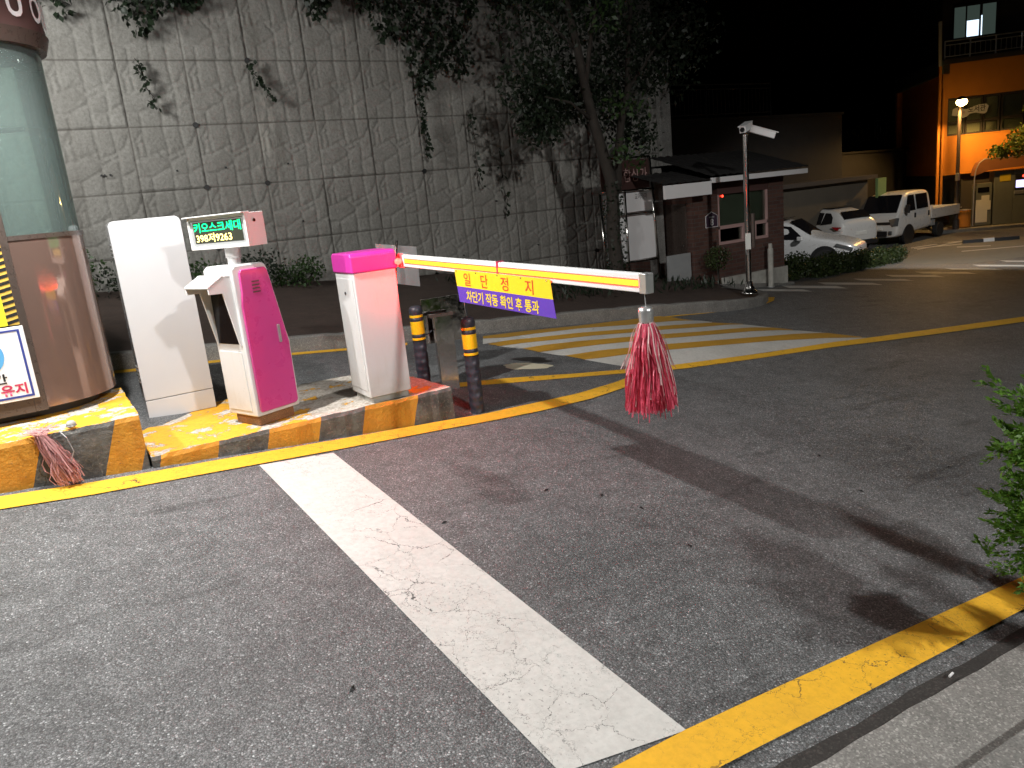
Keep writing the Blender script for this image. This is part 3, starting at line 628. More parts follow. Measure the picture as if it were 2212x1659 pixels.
disp = MB().box(-.30, -.06, 0, .30, .085, .225, LM).build('display_box', M['white'], ks, .004)
# front faces local +y in LM
LF = LM @ frameM((.30, .0855, 0), (-1, 0, 0), (0, 0, 1))
bz = MB()
for (a, b, c, d) in ((0, 0, .60, .02), (0, .205, .60, .225), (0, .02, .018, .205), (.582, .02, .60, .205)): bz.box(a, b, .0, c, d, .018, LF)
bz.build('bezel', M['white'], disp, .002)
MB().box(-.006, .225, -.02, .606, .233, .05, LF).build('top_flange', M['white'], disp, .002)
MB().box(.018, .02, .0, .582, .205, .004, LF).build('screen_panel', M['grey'], disp)
MB().box(.045, .045, .004, .545, .19, .007, LF).build('diode_panel', M['ledoff'], disp)
text('키오스크세대', .485, .068, M['ledg'], 'display_text', disp, LF @ Matrix.Translation((.052, .117, .0085)), .014)
text('398저9263', .37, .062, M['ledy'], 'display_text', disp, LF @ Matrix.Translation((.062, .049, .0085)), .010)
MB().lathe([(.012, 0), (.012, .004)], n=12, m=LM @ Matrix.Translation((-.302, .03, .17)) @ Matrix.Rotation(R(-90), 4, 'Y')).build('lock', M['steel'], disp)

# ================================================================== BARRIER
br = thing('barrier_gate', 'white barrier gate with magenta cap and lit yellow boom lowered over the lane', 'barrier', (1.97, 5.40, .64))
MB().box(.02, .02, -.05, .32, .37, 0).build('plinth', M['dirtyw'], br, .008)
MB().box(0, 0, 0, .335, .39, .94).build('body', M['white'], br, .006)
d_ = MB().box(-.006, .03, .05, 0, .365, .90).build('door', M['white'], br, .003)
MB().lathe([(.011, 0), (.011, .006)], n=12, m=Matrix.Translation((-.006, .2, .79)) @ Matrix.Rotation(R(-90), 4, 'Y')).build('lock', M['black'], d_)
cp = MB().ext([(-.012, -.012, .94), (-.012, .402, .94), (-.012, .402, 1.06), (-.012, .38, 1.085), (-.012, .01, 1.085), (-.012, -.012, 1.06)], (.36, 0, 0)); cp.build('cap', M['cap'], br, .012)
# boom, local frame: starts right of the cap and runs toward -y
BA = Vector((.40, -.01, .99)); BT = Vector((.385, -2.705, .925)); L_ = (BT - BA).length
BMx = frameM(BA, BT - BA, (0, 0, 1))       # x along the boom, y up, z sideways (+z points to -x of the lane or +x)
sgn = 1 if (BMx.to_3x3() @ Vector((0, 0, 1))).x < 0 else -1
def bbox_(x0, y0, z0, x1, y1, z1): return MB().box(x0, y0, min(z0 * sgn, z1 * sgn), x1, y1, max(z0 * sgn, z1 * sgn), BMx)
boom = bbox_(.03, -.044, -.02, L_, .044, .02).build('boom', M['barwhite'], br, .006)
for a, b in ((.075, 1.415), (1.435, L_ - .012)): bbox_(a, -.013, .02, b, .013, .0245).build('light_strip', M['led'], boom); bbox_(a, -.019, .02, b, -.0135, .0235).build('red_halo_edge', M['ledge'], boom); bbox_(a, .0135, .02, b, .019, .0235).build('red_halo_edge', M['ledge'], boom)  # glowing red edges are added to draw the halo beside the strip
for a, b in ((.075, 1.415), (1.435, L_ - .012)): bbox_(a, -.020, -.0245, b, .020, -.02).build('light_strip', M['ledfar'], boom)  # unseen far strip, added and set brighter to redden bed and wall
bbox_(1.418, -.05, -.0225, 1.432, .05, .026).build('joint', M['crim'], boom)
bbox_(L_ - .004, -.047, -.024, L_ + .045, .047, .024).build('end_cap', M['alum'], boom, .004)
cl = bbox_(-.06, -.055, -.035, .05, .055, .018).build('clamp', M['alum'], boom, .006)
MB().lathe([(.0, -.026), (.016, -.022), (.026, 0), (.016, .022), (0, .026)], n=16, m=BMx @ Matrix.Translation((.034, 0, .055 * sgn))).build('red_lamp', M['ledred'], cl, smooth=True)
# sign hung on the boom
bs = thing('boom_sign', 'yellow and purple hanging sign with red and yellow lettering on the boom', 'sign', BMx.translation + Vector((1.97, 5.40, .64)))
SM = Matrix.Translation(-BMx.translation) @ BMx
def P_(x, y, z=.029): return SM @ Vector((x, y, z * sgn))
def sheet(ps, th=.002): return MB().ext([P_(*p) for p in ps], SM.to_3x3() @ Vector((0, 0, th * sgn)))
sheet([(.885, -.022), (1.985, -.022), (2.0, -.13), (.90, -.13)]).build('yellow_panel', M['signy'], bs)
sheet([(.90, -.13), (2.0, -.13), (2.02, -.232), (.917, -.232)]).build('purple_panel', M['signp'], bs)
def SMt(x, y): 
    o_ = P_(x, y, .0325); u_ = SM.to_3x3() @ Vector((1, 0, 0)); v_ = SM.to_3x3() @ Vector((-.13 * 0, 1, 0)); return frameM(o_, u_, v_)
for k, ch in enumerate('일단정지'):
    x = (1.005, 1.225, 1.465, 1.73)[k]; text(ch, .085, .082, M['signr'], 'lettering', bs, SMt(x, -.119), .008)
text('차단기 작동 확인 후 통과', .84, .074, M['signy'], 'lettering', bs, SMt(1.02, -.222), .02)
for k in range(5): MB().lathe([(.005, 0), (.004, .003)], n=8, m=Matrix.Translation(P_(.91 + k * .26, -.031, .0315)) @ SM.to_3x3().to_4x4()).build('rivet', M['steel'], bs)

# tassel hanging from the boom end
def tassel(root, top, length, r0, r1, n, mat, name='strands', lean=(0, 0), wid=.0028, seed=1, ragged=.12):
    g = np.random.default_rng(seed); quads = []
    K = 7
    for i in range(n):
        a = g.uniform(0, 2 * math.pi); q = math.sqrt(g.uniform(.05, 1)); ln = length * (1 - ragged * g.uniform(0, 1) ** 2) * (1 + (.1 if g.uniform() > .97 else 0))
        w = wid * g.uniform(.6, 1.5); ph = g.uniform(0, 6.28); am = g.uniform(.0, .012) * (1 + 3 * (g.uniform() > .8)); tw = g.uniform(-3, 3); a += g.normal(0, .1); fr_ = g.uniform(4, 9)
        prev = None
        for k in range(K + 1):
            t = k / K; rr = (r0 + (r1 - r0) * (t ** .72)) * q; bow = am * math.sin(t * fr_ + ph) * min(1, t * 3)
            p = np.array([top[0] + rr * math.cos(a) + bow + lean[0] * t, top[1] + rr * math.sin(a) + bow * .6 + lean[1] * t, top[2] - ln * t])
            an = a + 1.57 + tw * t; sd = np.array([math.cos(an), math.sin(an), .1]) * w
            if prev is not None: quads.append([prev[0], prev[1], p + sd, p - sd])
            prev = (p - sd, p + sd)
    return quads_mesh(name, quads, mat, root)
tip = Vector((1.97, 5.40, .64)) + BT
ts = thing('boom_tassel', 'long red nylon tassel hanging from the end of the boom', 'tassel', (tip.x, tip.y + .0, tip.z))
MB().tube([(0, -.005, -.045), (.002, -.006, -.12)], .0025, 6).build('cord', M['alum'], ts)
MB().lathe([(.026, -.195), (.034, -.175), (.036, -.13), (.034, -.115), (.02, -.108)], (0, -.006, 0), 20).build('binding', M['alum'], ts, smooth=True)
tassel(ts, (0, -.006, -.185), .41, .036, .124, 1100, M['pinkstr'], seed=2, ragged=.16)
tassel(ts, (0, -.006, -.180), .40, .036, .128, 130, leafmat('shiny_pale_strands', (.72, .42, .42), (.8, .6, .58), .3), 'pale_strands', seed=12, ragged=.5, wid=.0022)
# old tassel lying over the tall kerb
to = thing('old_tassel', 'faded pink nylon tassel slumped over the tall striped kerb', 'tassel', (-.155, 5.345, .885))
tassel(to, (0, 0, .01), .33, .035, .075, 190, M['pinkold'], seed=4, lean=(.10, -.03), wid=.003, ragged=.3)
g = np.random.default_rng(5); q_ = []
for i in range(90):
    a = g.uniform(0, 6.28); p = np.array([g.normal(0, .03), .02 + g.normal(0, .03), .015 + abs(g.normal(0, .012))]); e = p + np.array([math.cos(a) * .07, abs(math.sin(a)) * .08, g.uniform(-.01, .03)]); s_ = np.array([0, .002, .002]); q_.append([p - s_, p + s_, e + s_, e - s_])
quads_mesh('loose_strands', q_, M['pinkold'], to)
MB().tube([(.10, .0, .01), (.13, -.04, -.03), (.15, -.05, -.12), (.12, -.045, -.19)], .003, 6).build('cord', M['alum'], to)
kn = thing('bottle_cap', 'small dirty white round cap lying on the tall kerb beside the old tassel', 'cap', (.015, 5.43, .885)); MB().lathe([(.0, 0), (.022, .002), (.03, .015), (.028, .03), (.018, .042), (0, .046)], n=20).build('shell', M['dirtyw'], kn, smooth=True)
MB().lathe([(.031, .008), (.033, .012), (.031, .016)], n=20).build('rim', M['alum'], kn)

# ================================================================== BOLLARDS, STEEL POST, BACK SIGN
def bollard(x, y, h, label, seed):
    b = thing('bollard', label, 'bollard', (x, y, gz(x, y)), 0, 'flexible bollards at the island end')
    g = random.Random(seed); n = 36; zs = np.linspace(0, h * .60, 46); vs = []
    for z in zs:
        for j in range(n):
            a = 2 * math.pi * j / n; row = z / (h * .60) * 7; k = int(row); u = (a / (2 * math.pi) * 7 + .5 * (k % 2)) % 1; v = row % 1
            d = math.exp(-(((u - .5) / .22) ** 2 + ((v - .5) / .25) ** 2)); r_ = .058 + .008 * d + .004 * math.cos(row * 6.28); vs.append((r_ * math.cos(a), r_ * math.sin(a), z))
    mb = MB().add(vs, [(i * n + j, i * n + (j + 1) % n, (i + 1) * n + (j + 1) % n, (i + 1) * n + j) for i in range(len(zs) - 1) for j in range(n)])
    mb.lathe([(0.0556, h * .60 - .01), (0.0576, h * .64), (0.0596, h * .643), (0.0596, h * .67), (0.0563, h * .675), (0.0563, h * .83), (0.0596, h * .835), (0.0596, h * .865), (0.0563, h * .868), (0.0563, h * .905), (0.0590, h * .91), (0.0596, h * .955), (0.0536, h * .985), (0.0375, h)], n=36)
    mb.build('post', M['rubber'], b, smooth=True)
    for z0, z1 in ((.61, .637), (.678, .828), (.872, .90)): MB().lathe([(0.0587, h * z0), (0.0596, h * z0 + .002), (0.0596, h * z1 - .002), (0.0587, h * z1)], n=36).build('reflective_band', M['reflect'], b, smooth=False)
    return b
bA = bollard(2.903, 5.48, .80, 'black flexible bollard standing on the asphalt past the island end', 1)
MB().tube([(0, .0, .79), (-.004, .01, .86), (.001, .02, .93)], .0018, 5).build('wire', M['alum'], bA)
bB = bollard(2.80, 6.24, .77, 'black flexible bollard partly hidden behind the island corner', 2)
MB().tube([(.04, 0, .50), (.09, -.01, .505), (.13, -.01, .53)], .006, 6).build('strap', M['rubber'], bB)
sp = thing('steel_post', 'polished stainless steel post with a wide mirror plate behind the bollards', 'post', (3.03, 6.2, gz(3.03, 6.2)), R(-8))
MB().box(-.085, -.03, -.05, .085, .03, .70).build('post', M['mirror'], sp, .004)
MB().box(-.15, .10, .42, .27, .125, .83).build('mirror_plate', M['mirror'], sp, .003); MB().box(.27, .095, .42, .285, .13, .83).build('plate_edge', M['black'], sp)
MB().box(-.03, .03, .5, .03, .1, .6).build('arm', M['steel'], sp)
MB().box(-.12, -.034, .672, .10, .034, .70).build('top_cap', M['bronzedark'], sp)
bk = thing('sign_back', 'grey back of a square sign on a thin leaning pole behind the barrier', 'sign', (2.52, 6.3, .59))
pt = Vector((2.80, 6.45, 1.735)) - Vector((2.52, 6.3, .59)); MB().tube([(0, 0, 0), pt], .012, 8).build('pole', M['steel'], bk)
MB().ext([(.08, .165, 1.14), (.47, .165, 1.07), (.46, .165, .71), (.10, .165, .80)], (0, .004, 0)).build('plate', M['alum'], bk)
# ================================================================== RETAINING WALL (embossed precast panels)
PAT = [((895, 840), (850, 925)), ((850, 925), (870, 935)), ((870, 935), (905, 915)), ((895, 840), (905, 920)), ((905, 920), (935, 1020)), ((868, 930), (890, 1030)),
       ((1020, 835), (1072, 1010)), ((1130, 835), (1165, 960)), ((1165, 960), (1185, 1012)), ((850, 1033), (930, 1020)), ((930, 1020), (1055, 968)), ((1003, 990), (1085, 1062)), ((1060, 1025), (1215, 960)), ((1215, 960), (1245, 870)),
       ((1080, 1060), (1185, 1012)), ((1110, 990), (1140, 1030)), ((1085, 1065), (1075, 1095)), ((1075, 1095), (965, 1152)), ((965, 1152), (875, 1150)), ((1085, 1070), (1118, 1245)), ((1185, 1012), (1225, 1240)), ((1115, 1150), (1200, 1145)), ((1200, 1145), (1290, 1100)), ((965, 1155), (982, 1245)), ((1200, 1145), (1215, 1200))]
def loc_uv(p):
    v = (p[1] - 829) / 413.; return np.array([(p[0] - 805 - 90 * v) / 432., v])
segs = [(loc_uv(a), loc_uv(b)) for a, b in PAT]
NP = 44; uu, vv_ = np.meshgrid((np.arange(NP)) / NP, (np.arange(NP)) / NP); DD = np.full((NP, NP), 9.0)
for a, b in segs:
    d = b - a; t = np.clip(((uu - a[0]) * d[0] + (vv_ - a[1]) * d[1]) / (d @ d), 0, 1); DD = np.minimum(DD, np.hypot(uu - a[0] - d[0] * t, vv_ - a[1] - d[1] * t))
EE = np.minimum(np.minimum(uu, 1 - uu), np.minimum(vv_, 1 - vv_))
relief = -.017 * np.exp(-(DD / .016) ** 2) + .004 * np.clip(DD / .1, 0, 1) - .020 * (EE < .012)
pw, ph = .87, .86; X0 = .648 - pw * 5; ZT = 4.30
rows0, rows1 = -3, 7; cols = int((11.2 - X0) / pw)
nx, nz = cols * NP + 1, (rows1 - rows0) * NP + 1
ix = np.arange(nx); iz = np.arange(nz); XX = X0 + ix * pw / NP; ZZ = ZT - rows0 * 0 + (-rows0 * ph) - iz * ph / NP
big = rng.normal(size=(cols + 1, rows1 - rows0 + 1)) * .008
Rl = relief[np.ix_(iz % NP, ix % NP)] + big[np.minimum(ix // NP, cols)[None, :], np.minimum(iz // NP, rows1 - rows0)[:, None]]
rough = rng.normal(size=(nz, nx)) * .0022
co = np.zeros((nz, nx, 3)); co[..., 0] = XX[None, :]; co[..., 1] = 12.0 - Rl - rough; co[..., 2] = ZZ[:, None]
me = bpy.data.meshes.new('retaining_wall'); V = co.reshape(-1, 3); me.vertices.add(len(V)); me.vertices.foreach_set('co', V.astype(np.float32).ravel())
a_ = (np.arange(nz - 1)[:, None] * nx + np.arange(nx - 1)[None, :]).ravel(); F = np.stack([a_, a_ + nx, a_ + nx + 1, a_ + 1], 1)
me.loops.add(F.size); me.polygons.add(len(F)); me.loops.foreach_set('vertex_index', F.ravel().astype(np.int32)); me.polygons.foreach_set('loop_start', np.arange(0, F.size, 4, dtype=np.int32)); me.update(calc_edges=True)
me.materials.append(M['wall'])
rw = bpy.data.objects.new('retaining_wall', me); COL.objects.link(rw); tag(rw, 'tall retaining wall of square concrete panels embossed like stonework', 'wall')
wc = MB().box(X0, 12.06, -2, X0 + cols * pw, 12.6, ZT - rows0 * ph); wc.box(X0, 11.9, ZT - rows0 * ph, X0 + cols * pw, 12.7, ZT - rows0 * ph + .15); wc.build('wall_core', M['darkconc'], rw)
pl = MB().box(X0 + cols * pw, 11.9, -1, X0 + cols * pw + .28, 12.6, 4.4); pl.build('end_pillar', M['conc'], rw, .01)
# weep holes
wh = MB()
for k in range(46):
    c_ = rng.integers(2, cols); r_ = rng.integers(0, 6); x = X0 + c_ * pw + (.0 if k % 3 == 0 else .3 + .3 * rng.random()); z = ZT - r_ * ph - (0 if k % 3 == 0 else .7 * ph); rr = .038 if k % 3 == 0 else .014
    wh.lathe([(rr, 0), (rr, .05)], n=12, m=Matrix.Translation((x, 12.03, z)) @ Matrix.Rotation(R(90), 4, 'X'))
wh.build('weep_holes', M['ink'], rw)
# low far wall and terrace beyond the brick hut
fw = thing('terrace_wall', 'dark concrete terrace wall running behind the brick hut and cars', 'wall', (0, 0, 0))
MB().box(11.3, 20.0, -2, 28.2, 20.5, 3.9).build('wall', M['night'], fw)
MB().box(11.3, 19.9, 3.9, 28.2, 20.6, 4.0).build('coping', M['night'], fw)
def railing(name, a, b, h, label, group, npost, nbar, thick=.025, mat='alum'):
    a = Vector(a); b = Vector(b); t = thing(name, label, 'railing', a, 0, group); d = b - a
    rl = MB(); rl.tube([(0, 0, h), d + Vector((0, 0, h))], thick, 6); rl.tube([(0, 0, .12), d + Vector((0, 0, .12))], thick * .8, 6); rl.tube([(0, 0, h * .86), d + Vector((0, 0, h * .86))], thick * .7, 6); rl.build('rails', M[mat], t)
    for i in range(npost + 1):
        p = d * i / npost; MB().tube([p, p + Vector((0, 0, h))], thick * 1.2, 6).build('post', M[mat], t)
    bb = MB()
    for i in range(1, nbar): p = d * i / nbar; bb.tube([p + Vector((0, 0, .12)), p + Vector((0, 0, h * .86))], thick * .5, 5)
    bb.build('balusters', M[mat], t); return t
railing('railing', (14.2, 19.95, 4.0), (24.0, 19.95, 4.0), 1.1, 'faint railing along the top of the dark terrace wall', 'railings on the terrace', 6, 50, .025, 'blackrail')

# ================================================================== NOTICE BOARD
nb = thing('notice_board', 'tall steel framed notice board with blank white panels before the wall', 'notice board', (8.19, 10.25, .45))
for x0, x1, z1 in ((0, -.06, 1.47), (1.17, 1.06, 2.01)): MB().tube([(x0, 0, -.3), (x1, 0, z1)], .024, 10).build('frame_post', M['steel'], nb, smooth=True)
MB().tube([(.46, -.02, -.2), (.46, -.02, 1.47)], .02, 10).build('frame_post', M['steel'], nb, smooth=True)
for z in (.28, 1.08, 1.47): MB().tube([(-.03, 0, z + .02), (1.12, 0, z)], .022, 8).build('cross_rail', M['steel'], nb, smooth=True)
MB().tube([(.2, 0, 2.01), (1.06, 0, 2.01)], .02, 8).build('cross_rail', M['steel'], nb, smooth=True)
MB().box(-.02, .01, .31, 1.11, .03, 1.05).build('lower_panel', M['signw'], nb); up_ = MB().box(-.03, .01, 1.12, 1.09, .03, 1.44).build('upper_panel', M['signw'], nb)
MB().box(0, .012, 1.50, 1.05, .03, 1.98).build('header_panel', paint('maroon_header', (.06, .03, .026), .4), nb)
text('교저카마', .27, .10, M['ink'], 'lettering', up_, frameM((.70, .006, 1.32), (1, 0, 0), (0, 0, 1)), .0)
text('합상가', .52, .22, M['pinkframe'], 'lettering', nb, frameM((.48, .008, 1.62), (1, 0, 0), (0, 0, 1)), .0)

# ================================================================== BRICK HUT
hut = thing('brick_hut', 'small red brick hut with tiled roof and wide window at the corner', 'hut', (0, 0, 0))
MB().box(9.76, 9.8, .0, 10.37, 11.9, 1.72).build('wall', M['brick'], hut); MB().box(11.66, 9.8, .0, 12.09, 11.9, 1.95).build('wall', M['brick'], hut)
MB().box(10.37, 9.802, -.1, 11.66, 11.9, .83).build('wall', M['brick'], hut); MB().box(10.37, 9.803, 1.70, 11.66, 11.9, 1.95).build('lintel', M['roofbrown'], hut)
MB().box(9.42, 10.36, -.2, 9.62, 10.56, 2.25).build('side_pillar', M['conc'], hut, .01); dd = MB().box(9.735, 9.95, .2, 9.758, 10.45, 1.6).build('door', M['bronzedark'], hut, .004); MB().lathe([(.02, 0), (.02, .03)], n=10, m=Matrix.Translation((9.735, 10.0, .9)) @ Matrix.Rotation(R(-90), 4, 'Y')).build('handle', M['steel'], dd)
MB().box(10.40, 9.74, -.35, 12.12, 11.9, .25).build('plinth', M['dirtyw'], hut, .01)
wf = MB(); 
for (a, b, c, d) in ((10.37, .83, 11.66, .88), (10.37, 1.10, 11.66, 1.16), (10.37, .88, 10.41, 1.70), (11.62, .88, 11.66, 1.70), (10.98, .88, 11.03, 1.10), (11.30, .88, 11.34, 1.10)): wf.box(a, 9.80, b, c, 9.86, d)
wn2 = wf.build('window', M['pinkframe'], hut, .003)
MB().box(10.41, 9.835, .88, 11.62, 9.845, 1.70).build('pane', M['winglass'], wn2)
MB().box(10.42, 9.88, 1.12, 11.61, 9.89, 1.70).build('blind', M['blind'], wn2)
MB().lathe([(.02, 0), (.02, .01)], n=10, m=Matrix.Translation((10.52, 9.83, 1.67)) @ Matrix.Rotation(R(90), 4, 'X')).build('indicator', M['reddot'], wn2)
fa = MB().box(9.86, 9.42, 1.915, 12.30, 9.46, 2.00); fa.box(8.80, 9.43, 1.735, 9.855, 9.47, 1.95); fa.build('fascia', M['signw'], hut, .004)
# roof: corrugated tiles rising to a ridge behind
def tiled(x0, x1, y0, y1, z0, z1, nm):
    n = int((x1 - x0) / .03); vs = []
    for i in range(n + 1):
        x = x0 + (x1 - x0) * i / n; w = .022 * abs(math.sin(x * math.pi / .17))
        for k in range(13):
            t = k / 12; st = .018 * ((t * 6) % 1); vs.append((x, y0 + (y1 - y0) * t, z0 + (z1 - z0) * t + w - st))
    MB().add(vs, [(i * 13 + k, (i + 1) * 13 + k, (i + 1) * 13 + k + 1, i * 13 + k + 1) for i in range(n) for k in range(12)]).build(nm, M['tile'], hut)
tiled(9.82, 12.34, 9.40, 10.9, 2.02, 2.45, 'roof'); tiled(8.78, 9.86, 9.42, 10.3, 1.96, 2.16, 'roof')
MB().box(9.83, 10.88, 1.9, 12.3, 11.9, 2.3).build('roof_back', M['tile'], hut)
MB().box(9.84, 9.46, 1.95, 12.29, 11.9, 1.99).build('soffit', M['darkwall'], hut)
ng = thing('house_number', 'dark house shaped number plate reading 8 on the brick hut', 'number plate', (10.05, 9.79, 1.16))
hp = [(0, 0, 0), (.295, 0, 0), (.295, 0, .20), (.15, 0, .27), (0, 0, .20)]
MB().ext(hp, (0, .006, 0)).build('border', M['signw'], ng); MB().ext([(.012 + x * .92, -.003, .01 + z * .93) for x, _, z in hp], (0, .003, 0)).build('face', M['plum'], ng)
text('8', .075, .12, M['signw'], 'lettering', ng, frameM((.11, -.006, .03), (1, 0, 0), (0, 0, 1)), .03); MB().box(.08, -.005, .165, .21, -.003, .19).build('small_print', M['grey'], ng)
wp = thing('white_post', 'short dirty white post standing before the brick hut plinth', 'post', (11.49, 9.62, gz(11.49, 9.62))); MB().lathe([(.05, 0), (.05, .70), (.035, .72), (.035, .80)], n=16).build('shaft', M['dirtyw'], wp, smooth=False); MB().lathe([(.07, 0), (.07, .015)], n=16).build('base', M['alum'], wp)

# ================================================================== CAMERA POLE
cc = thing('camera_pole', 'polished steel pole carrying two surveillance cameras on the corner', 'camera pole', (9.54, 8.42, gz(9.54, 8.42) + .14), R(-30))
MB().lathe([(.043, .0), (.043, 2.42), (.03, 2.43)], n=24).build('pole', M['steel'], cc, smooth=False)
MB().lathe([(.13, 0), (.13, .02), (.11, .05), (.085, .06), (.085, .10), (.062, .13), (.055, .19), (.045, .20)], n=24).build('base_flange', M['steel'], cc, smooth=True)
def camera_head(p, q, nm):
    p = Vector(p); q = Vector(q); d = (q - p).normalized(); mx = frameM(p, d, (0, 0, 1)); ln = (q - p).length
    h = MB().box(0, -.05, -.05, ln, .045, .05, mx).build(nm, M['signw'], cc, .012); MB().box(-.03, .045, -.06, ln * .96, .058, .06, mx).build('sun_shield', M['signw'], h, .004)
    MB().lathe([(.035, 0), (.035, .012)], n=16, m=mx @ Matrix.Translation((-.011, 0, 0)) @ Matrix.Rotation(R(90), 4, 'Y')).build('lens', M['blackglass'], h)
camera_head((-.11, -.22, 2.48), (.10, .08, 2.56), 'camera'); camera_head((.44, -.06, 2.36), (.10, .05, 2.50), 'camera')
MB().tube([(0, 0, 2.40), (.03, .02, 2.47), (.1, .05, 2.45)], .016, 8).build('bracket', M['steel'], cc)
MB().tube([(.085, 0, .72), (.085, 0, 1.24)], .035, 14).build('cable_box', M['bronzedark'], cc, smooth=False)
MB().box(-.055, -.055, .70, .03, -.048, .95).build('paper_tag', M['paper'], cc)
MB().tube([(-.03, -.04, .62), (-.05, -.05, .69)], .012, 6).build('lock', M['alum'], cc)

# ================================================================== TREES AND PLANTS
def limb(mb, pts, r0, r1, n=8): k = len(pts); mb.tube(pts, [r0 + (r1 - r0) * i / (k - 1) for i in range(k)], n)
def clump_pts(c, rad, n, flat=.8):
    P = rng.normal(size=(n, 3)); P /= np.linalg.norm(P, axis=1, keepdims=True); P *= (rng.uniform(0, 1, (n, 1)) ** .45); return P * np.array([rad, rad, rad * flat]) + np.asarray(c)
tr = thing('roadside_tree', 'leaning forked tree with ivy on its trunk in front of the wall', 'tree', (8.10, 9.9, .5)); tr.scale = (.934, .934, .934)
tb = MB(); limb(tb, [(.02, 0, -.2), (0, 0, .4), (-.02, 0, .9), (.02, 0, 1.35), (.0, 0, 1.75), (-.14, 0, 2.2), (-.28, 0, 2.7), (-.40, 0, 3.2), (-.46, .05, 3.8), (-.55, .1, 4.4), (-.75, .1, 5.2)], .135, .05, 12)
limb(tb, [(.03, 0, 1.45), (.16, .02, 1.7), (.22, .05, 2.1), (.40, .1, 2.7), (.62, .15, 3.2), (.72, .2, 3.8), (.85, .2, 4.6)], .09, .035, 10)
limb(tb, [(-.40, 0, 3.2), (-.32, -.1, 3.9), (-.15, -.2, 4.7)], .045, .02); limb(tb, [(-.46, .05, 3.8), (-.9, .1, 4.2), (-1.4, .1, 4.5)], .03, .012); limb(tb, [(.62, .15, 3.2), (1.1, 0, 3.8), (1.6, -.1, 4.3)], .035, .012); limb(tb, [(-.28, 0, 2.7), (-.8, -.1, 3.0), (-1.3, -.1, 3.1)], .03, .01)
tb.build('trunk', M['bark'], tr, smooth=True)
L = []
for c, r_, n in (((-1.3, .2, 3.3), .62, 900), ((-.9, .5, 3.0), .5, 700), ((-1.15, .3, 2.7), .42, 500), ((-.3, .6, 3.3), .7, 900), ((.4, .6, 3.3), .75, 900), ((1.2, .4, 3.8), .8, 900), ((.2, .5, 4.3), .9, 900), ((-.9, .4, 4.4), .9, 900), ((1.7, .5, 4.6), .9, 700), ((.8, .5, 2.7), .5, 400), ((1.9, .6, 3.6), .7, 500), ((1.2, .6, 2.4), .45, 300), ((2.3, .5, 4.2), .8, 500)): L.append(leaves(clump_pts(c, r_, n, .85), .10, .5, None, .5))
quads_mesh('crown', np.concatenate(L), M['leafdark'], tr)  # shade of the crown is put into this darker leaf colour
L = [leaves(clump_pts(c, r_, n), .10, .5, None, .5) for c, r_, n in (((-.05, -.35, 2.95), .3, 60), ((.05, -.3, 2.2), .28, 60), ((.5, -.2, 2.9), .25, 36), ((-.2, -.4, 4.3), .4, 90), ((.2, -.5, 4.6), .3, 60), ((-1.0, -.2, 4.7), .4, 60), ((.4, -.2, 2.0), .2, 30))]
quads_mesh('outer_leaves', np.concatenate(L), M['leaf'], tr)  # leaves that catch light, with that light put into a brighter green
th = rng.uniform(0, 6.28, 500); hz = rng.uniform(.15, 1.7, 500) ; P = np.stack([.14 * np.cos(th), .14 * np.sin(th), hz], 1); P[:, 0] += np.where(rng.random(500) > .5, .05, -.02)
quads_mesh('ivy', leaves(P, .06, .7, None, .3), M['leafdark'], tr)
# ivy hanging over the wall top: one thick curtain and separate strands
P = []
for k in range(7500):
    x = -2.5 + 12.5 * rng.uniform(0, 1) ** .75; top = 6.3; low = 5.15 - .02 * x - .35 * math.sin(x * 1.3) - .25 * math.sin(x * 3.1 + 1) - .18 * math.sin(x * 7.7); low = low - (0.5 if 5.2 < x < 6.8 else 0)
    P.append((x, 11.9 - abs(rng.normal(0, .16)), top - (top - low) * rng.uniform(0, 1) ** .8))
iv = quads_mesh('ivy_curtain', np.concatenate([leaves(np.array(P), .105, .75, (0, -.5, -.8), 0, .5), leaves(np.array(P)[:3500] + [0, -.08, -.05], .08, .7, None, .3)]), M['leafdark']); tag(iv, 'dark ivy mass spilling over the top of the embossed wall', 'ivy', None, 'stuff')
def strand(x, z0, z1, dx, label, dens=60, size=.075):
    t = thing('ivy_strand', label, 'ivy', (x, 11.88, z0), 0, 'ivy strands hanging on the wall'); n = 9
    pts = [(dx * i / n + .03 * math.sin(i * 2.1), -.02 * (i % 2), (z1 - z0) * i / n) for i in range(n + 1)]
    MB().tube(pts, .006, 5).build('stem', M['bark'], t)
    tt = rng.uniform(0, 1, dens); pp = np.array([(dx * a + .03 * math.sin(a * n * 2.1) + rng.normal(0, .025), -.03 - abs(rng.normal(0, .02)), (z1 - z0) * a) for a in tt]); quads_mesh('leaves', leaves(pp, size, .8, (0, -.5, -.8), 0, .5), M['leafdark'], t)
for a in ((5.86, 4.05, 2.75, .05, 'ivy strand hanging straight below the curtain, the thickest one', 130), (1.75, 4.3, 3.65, .16, 'short ivy strand close to the booth glass', 60), (3.2, 4.25, 3.75, .30, 'short slanting ivy strand over the pink kiosk', 60), (6.75, 3.5, 2.2, .12, 'thin ivy strand along a pale lime streak', 34), (7.25, 2.9, 1.7, .10, 'lowest thin ivy strand ending above the boom', 34), (6.2, 4.6, 3.9, -.35, 'ivy strand curling left under the curtain', 60)): strand(*a)
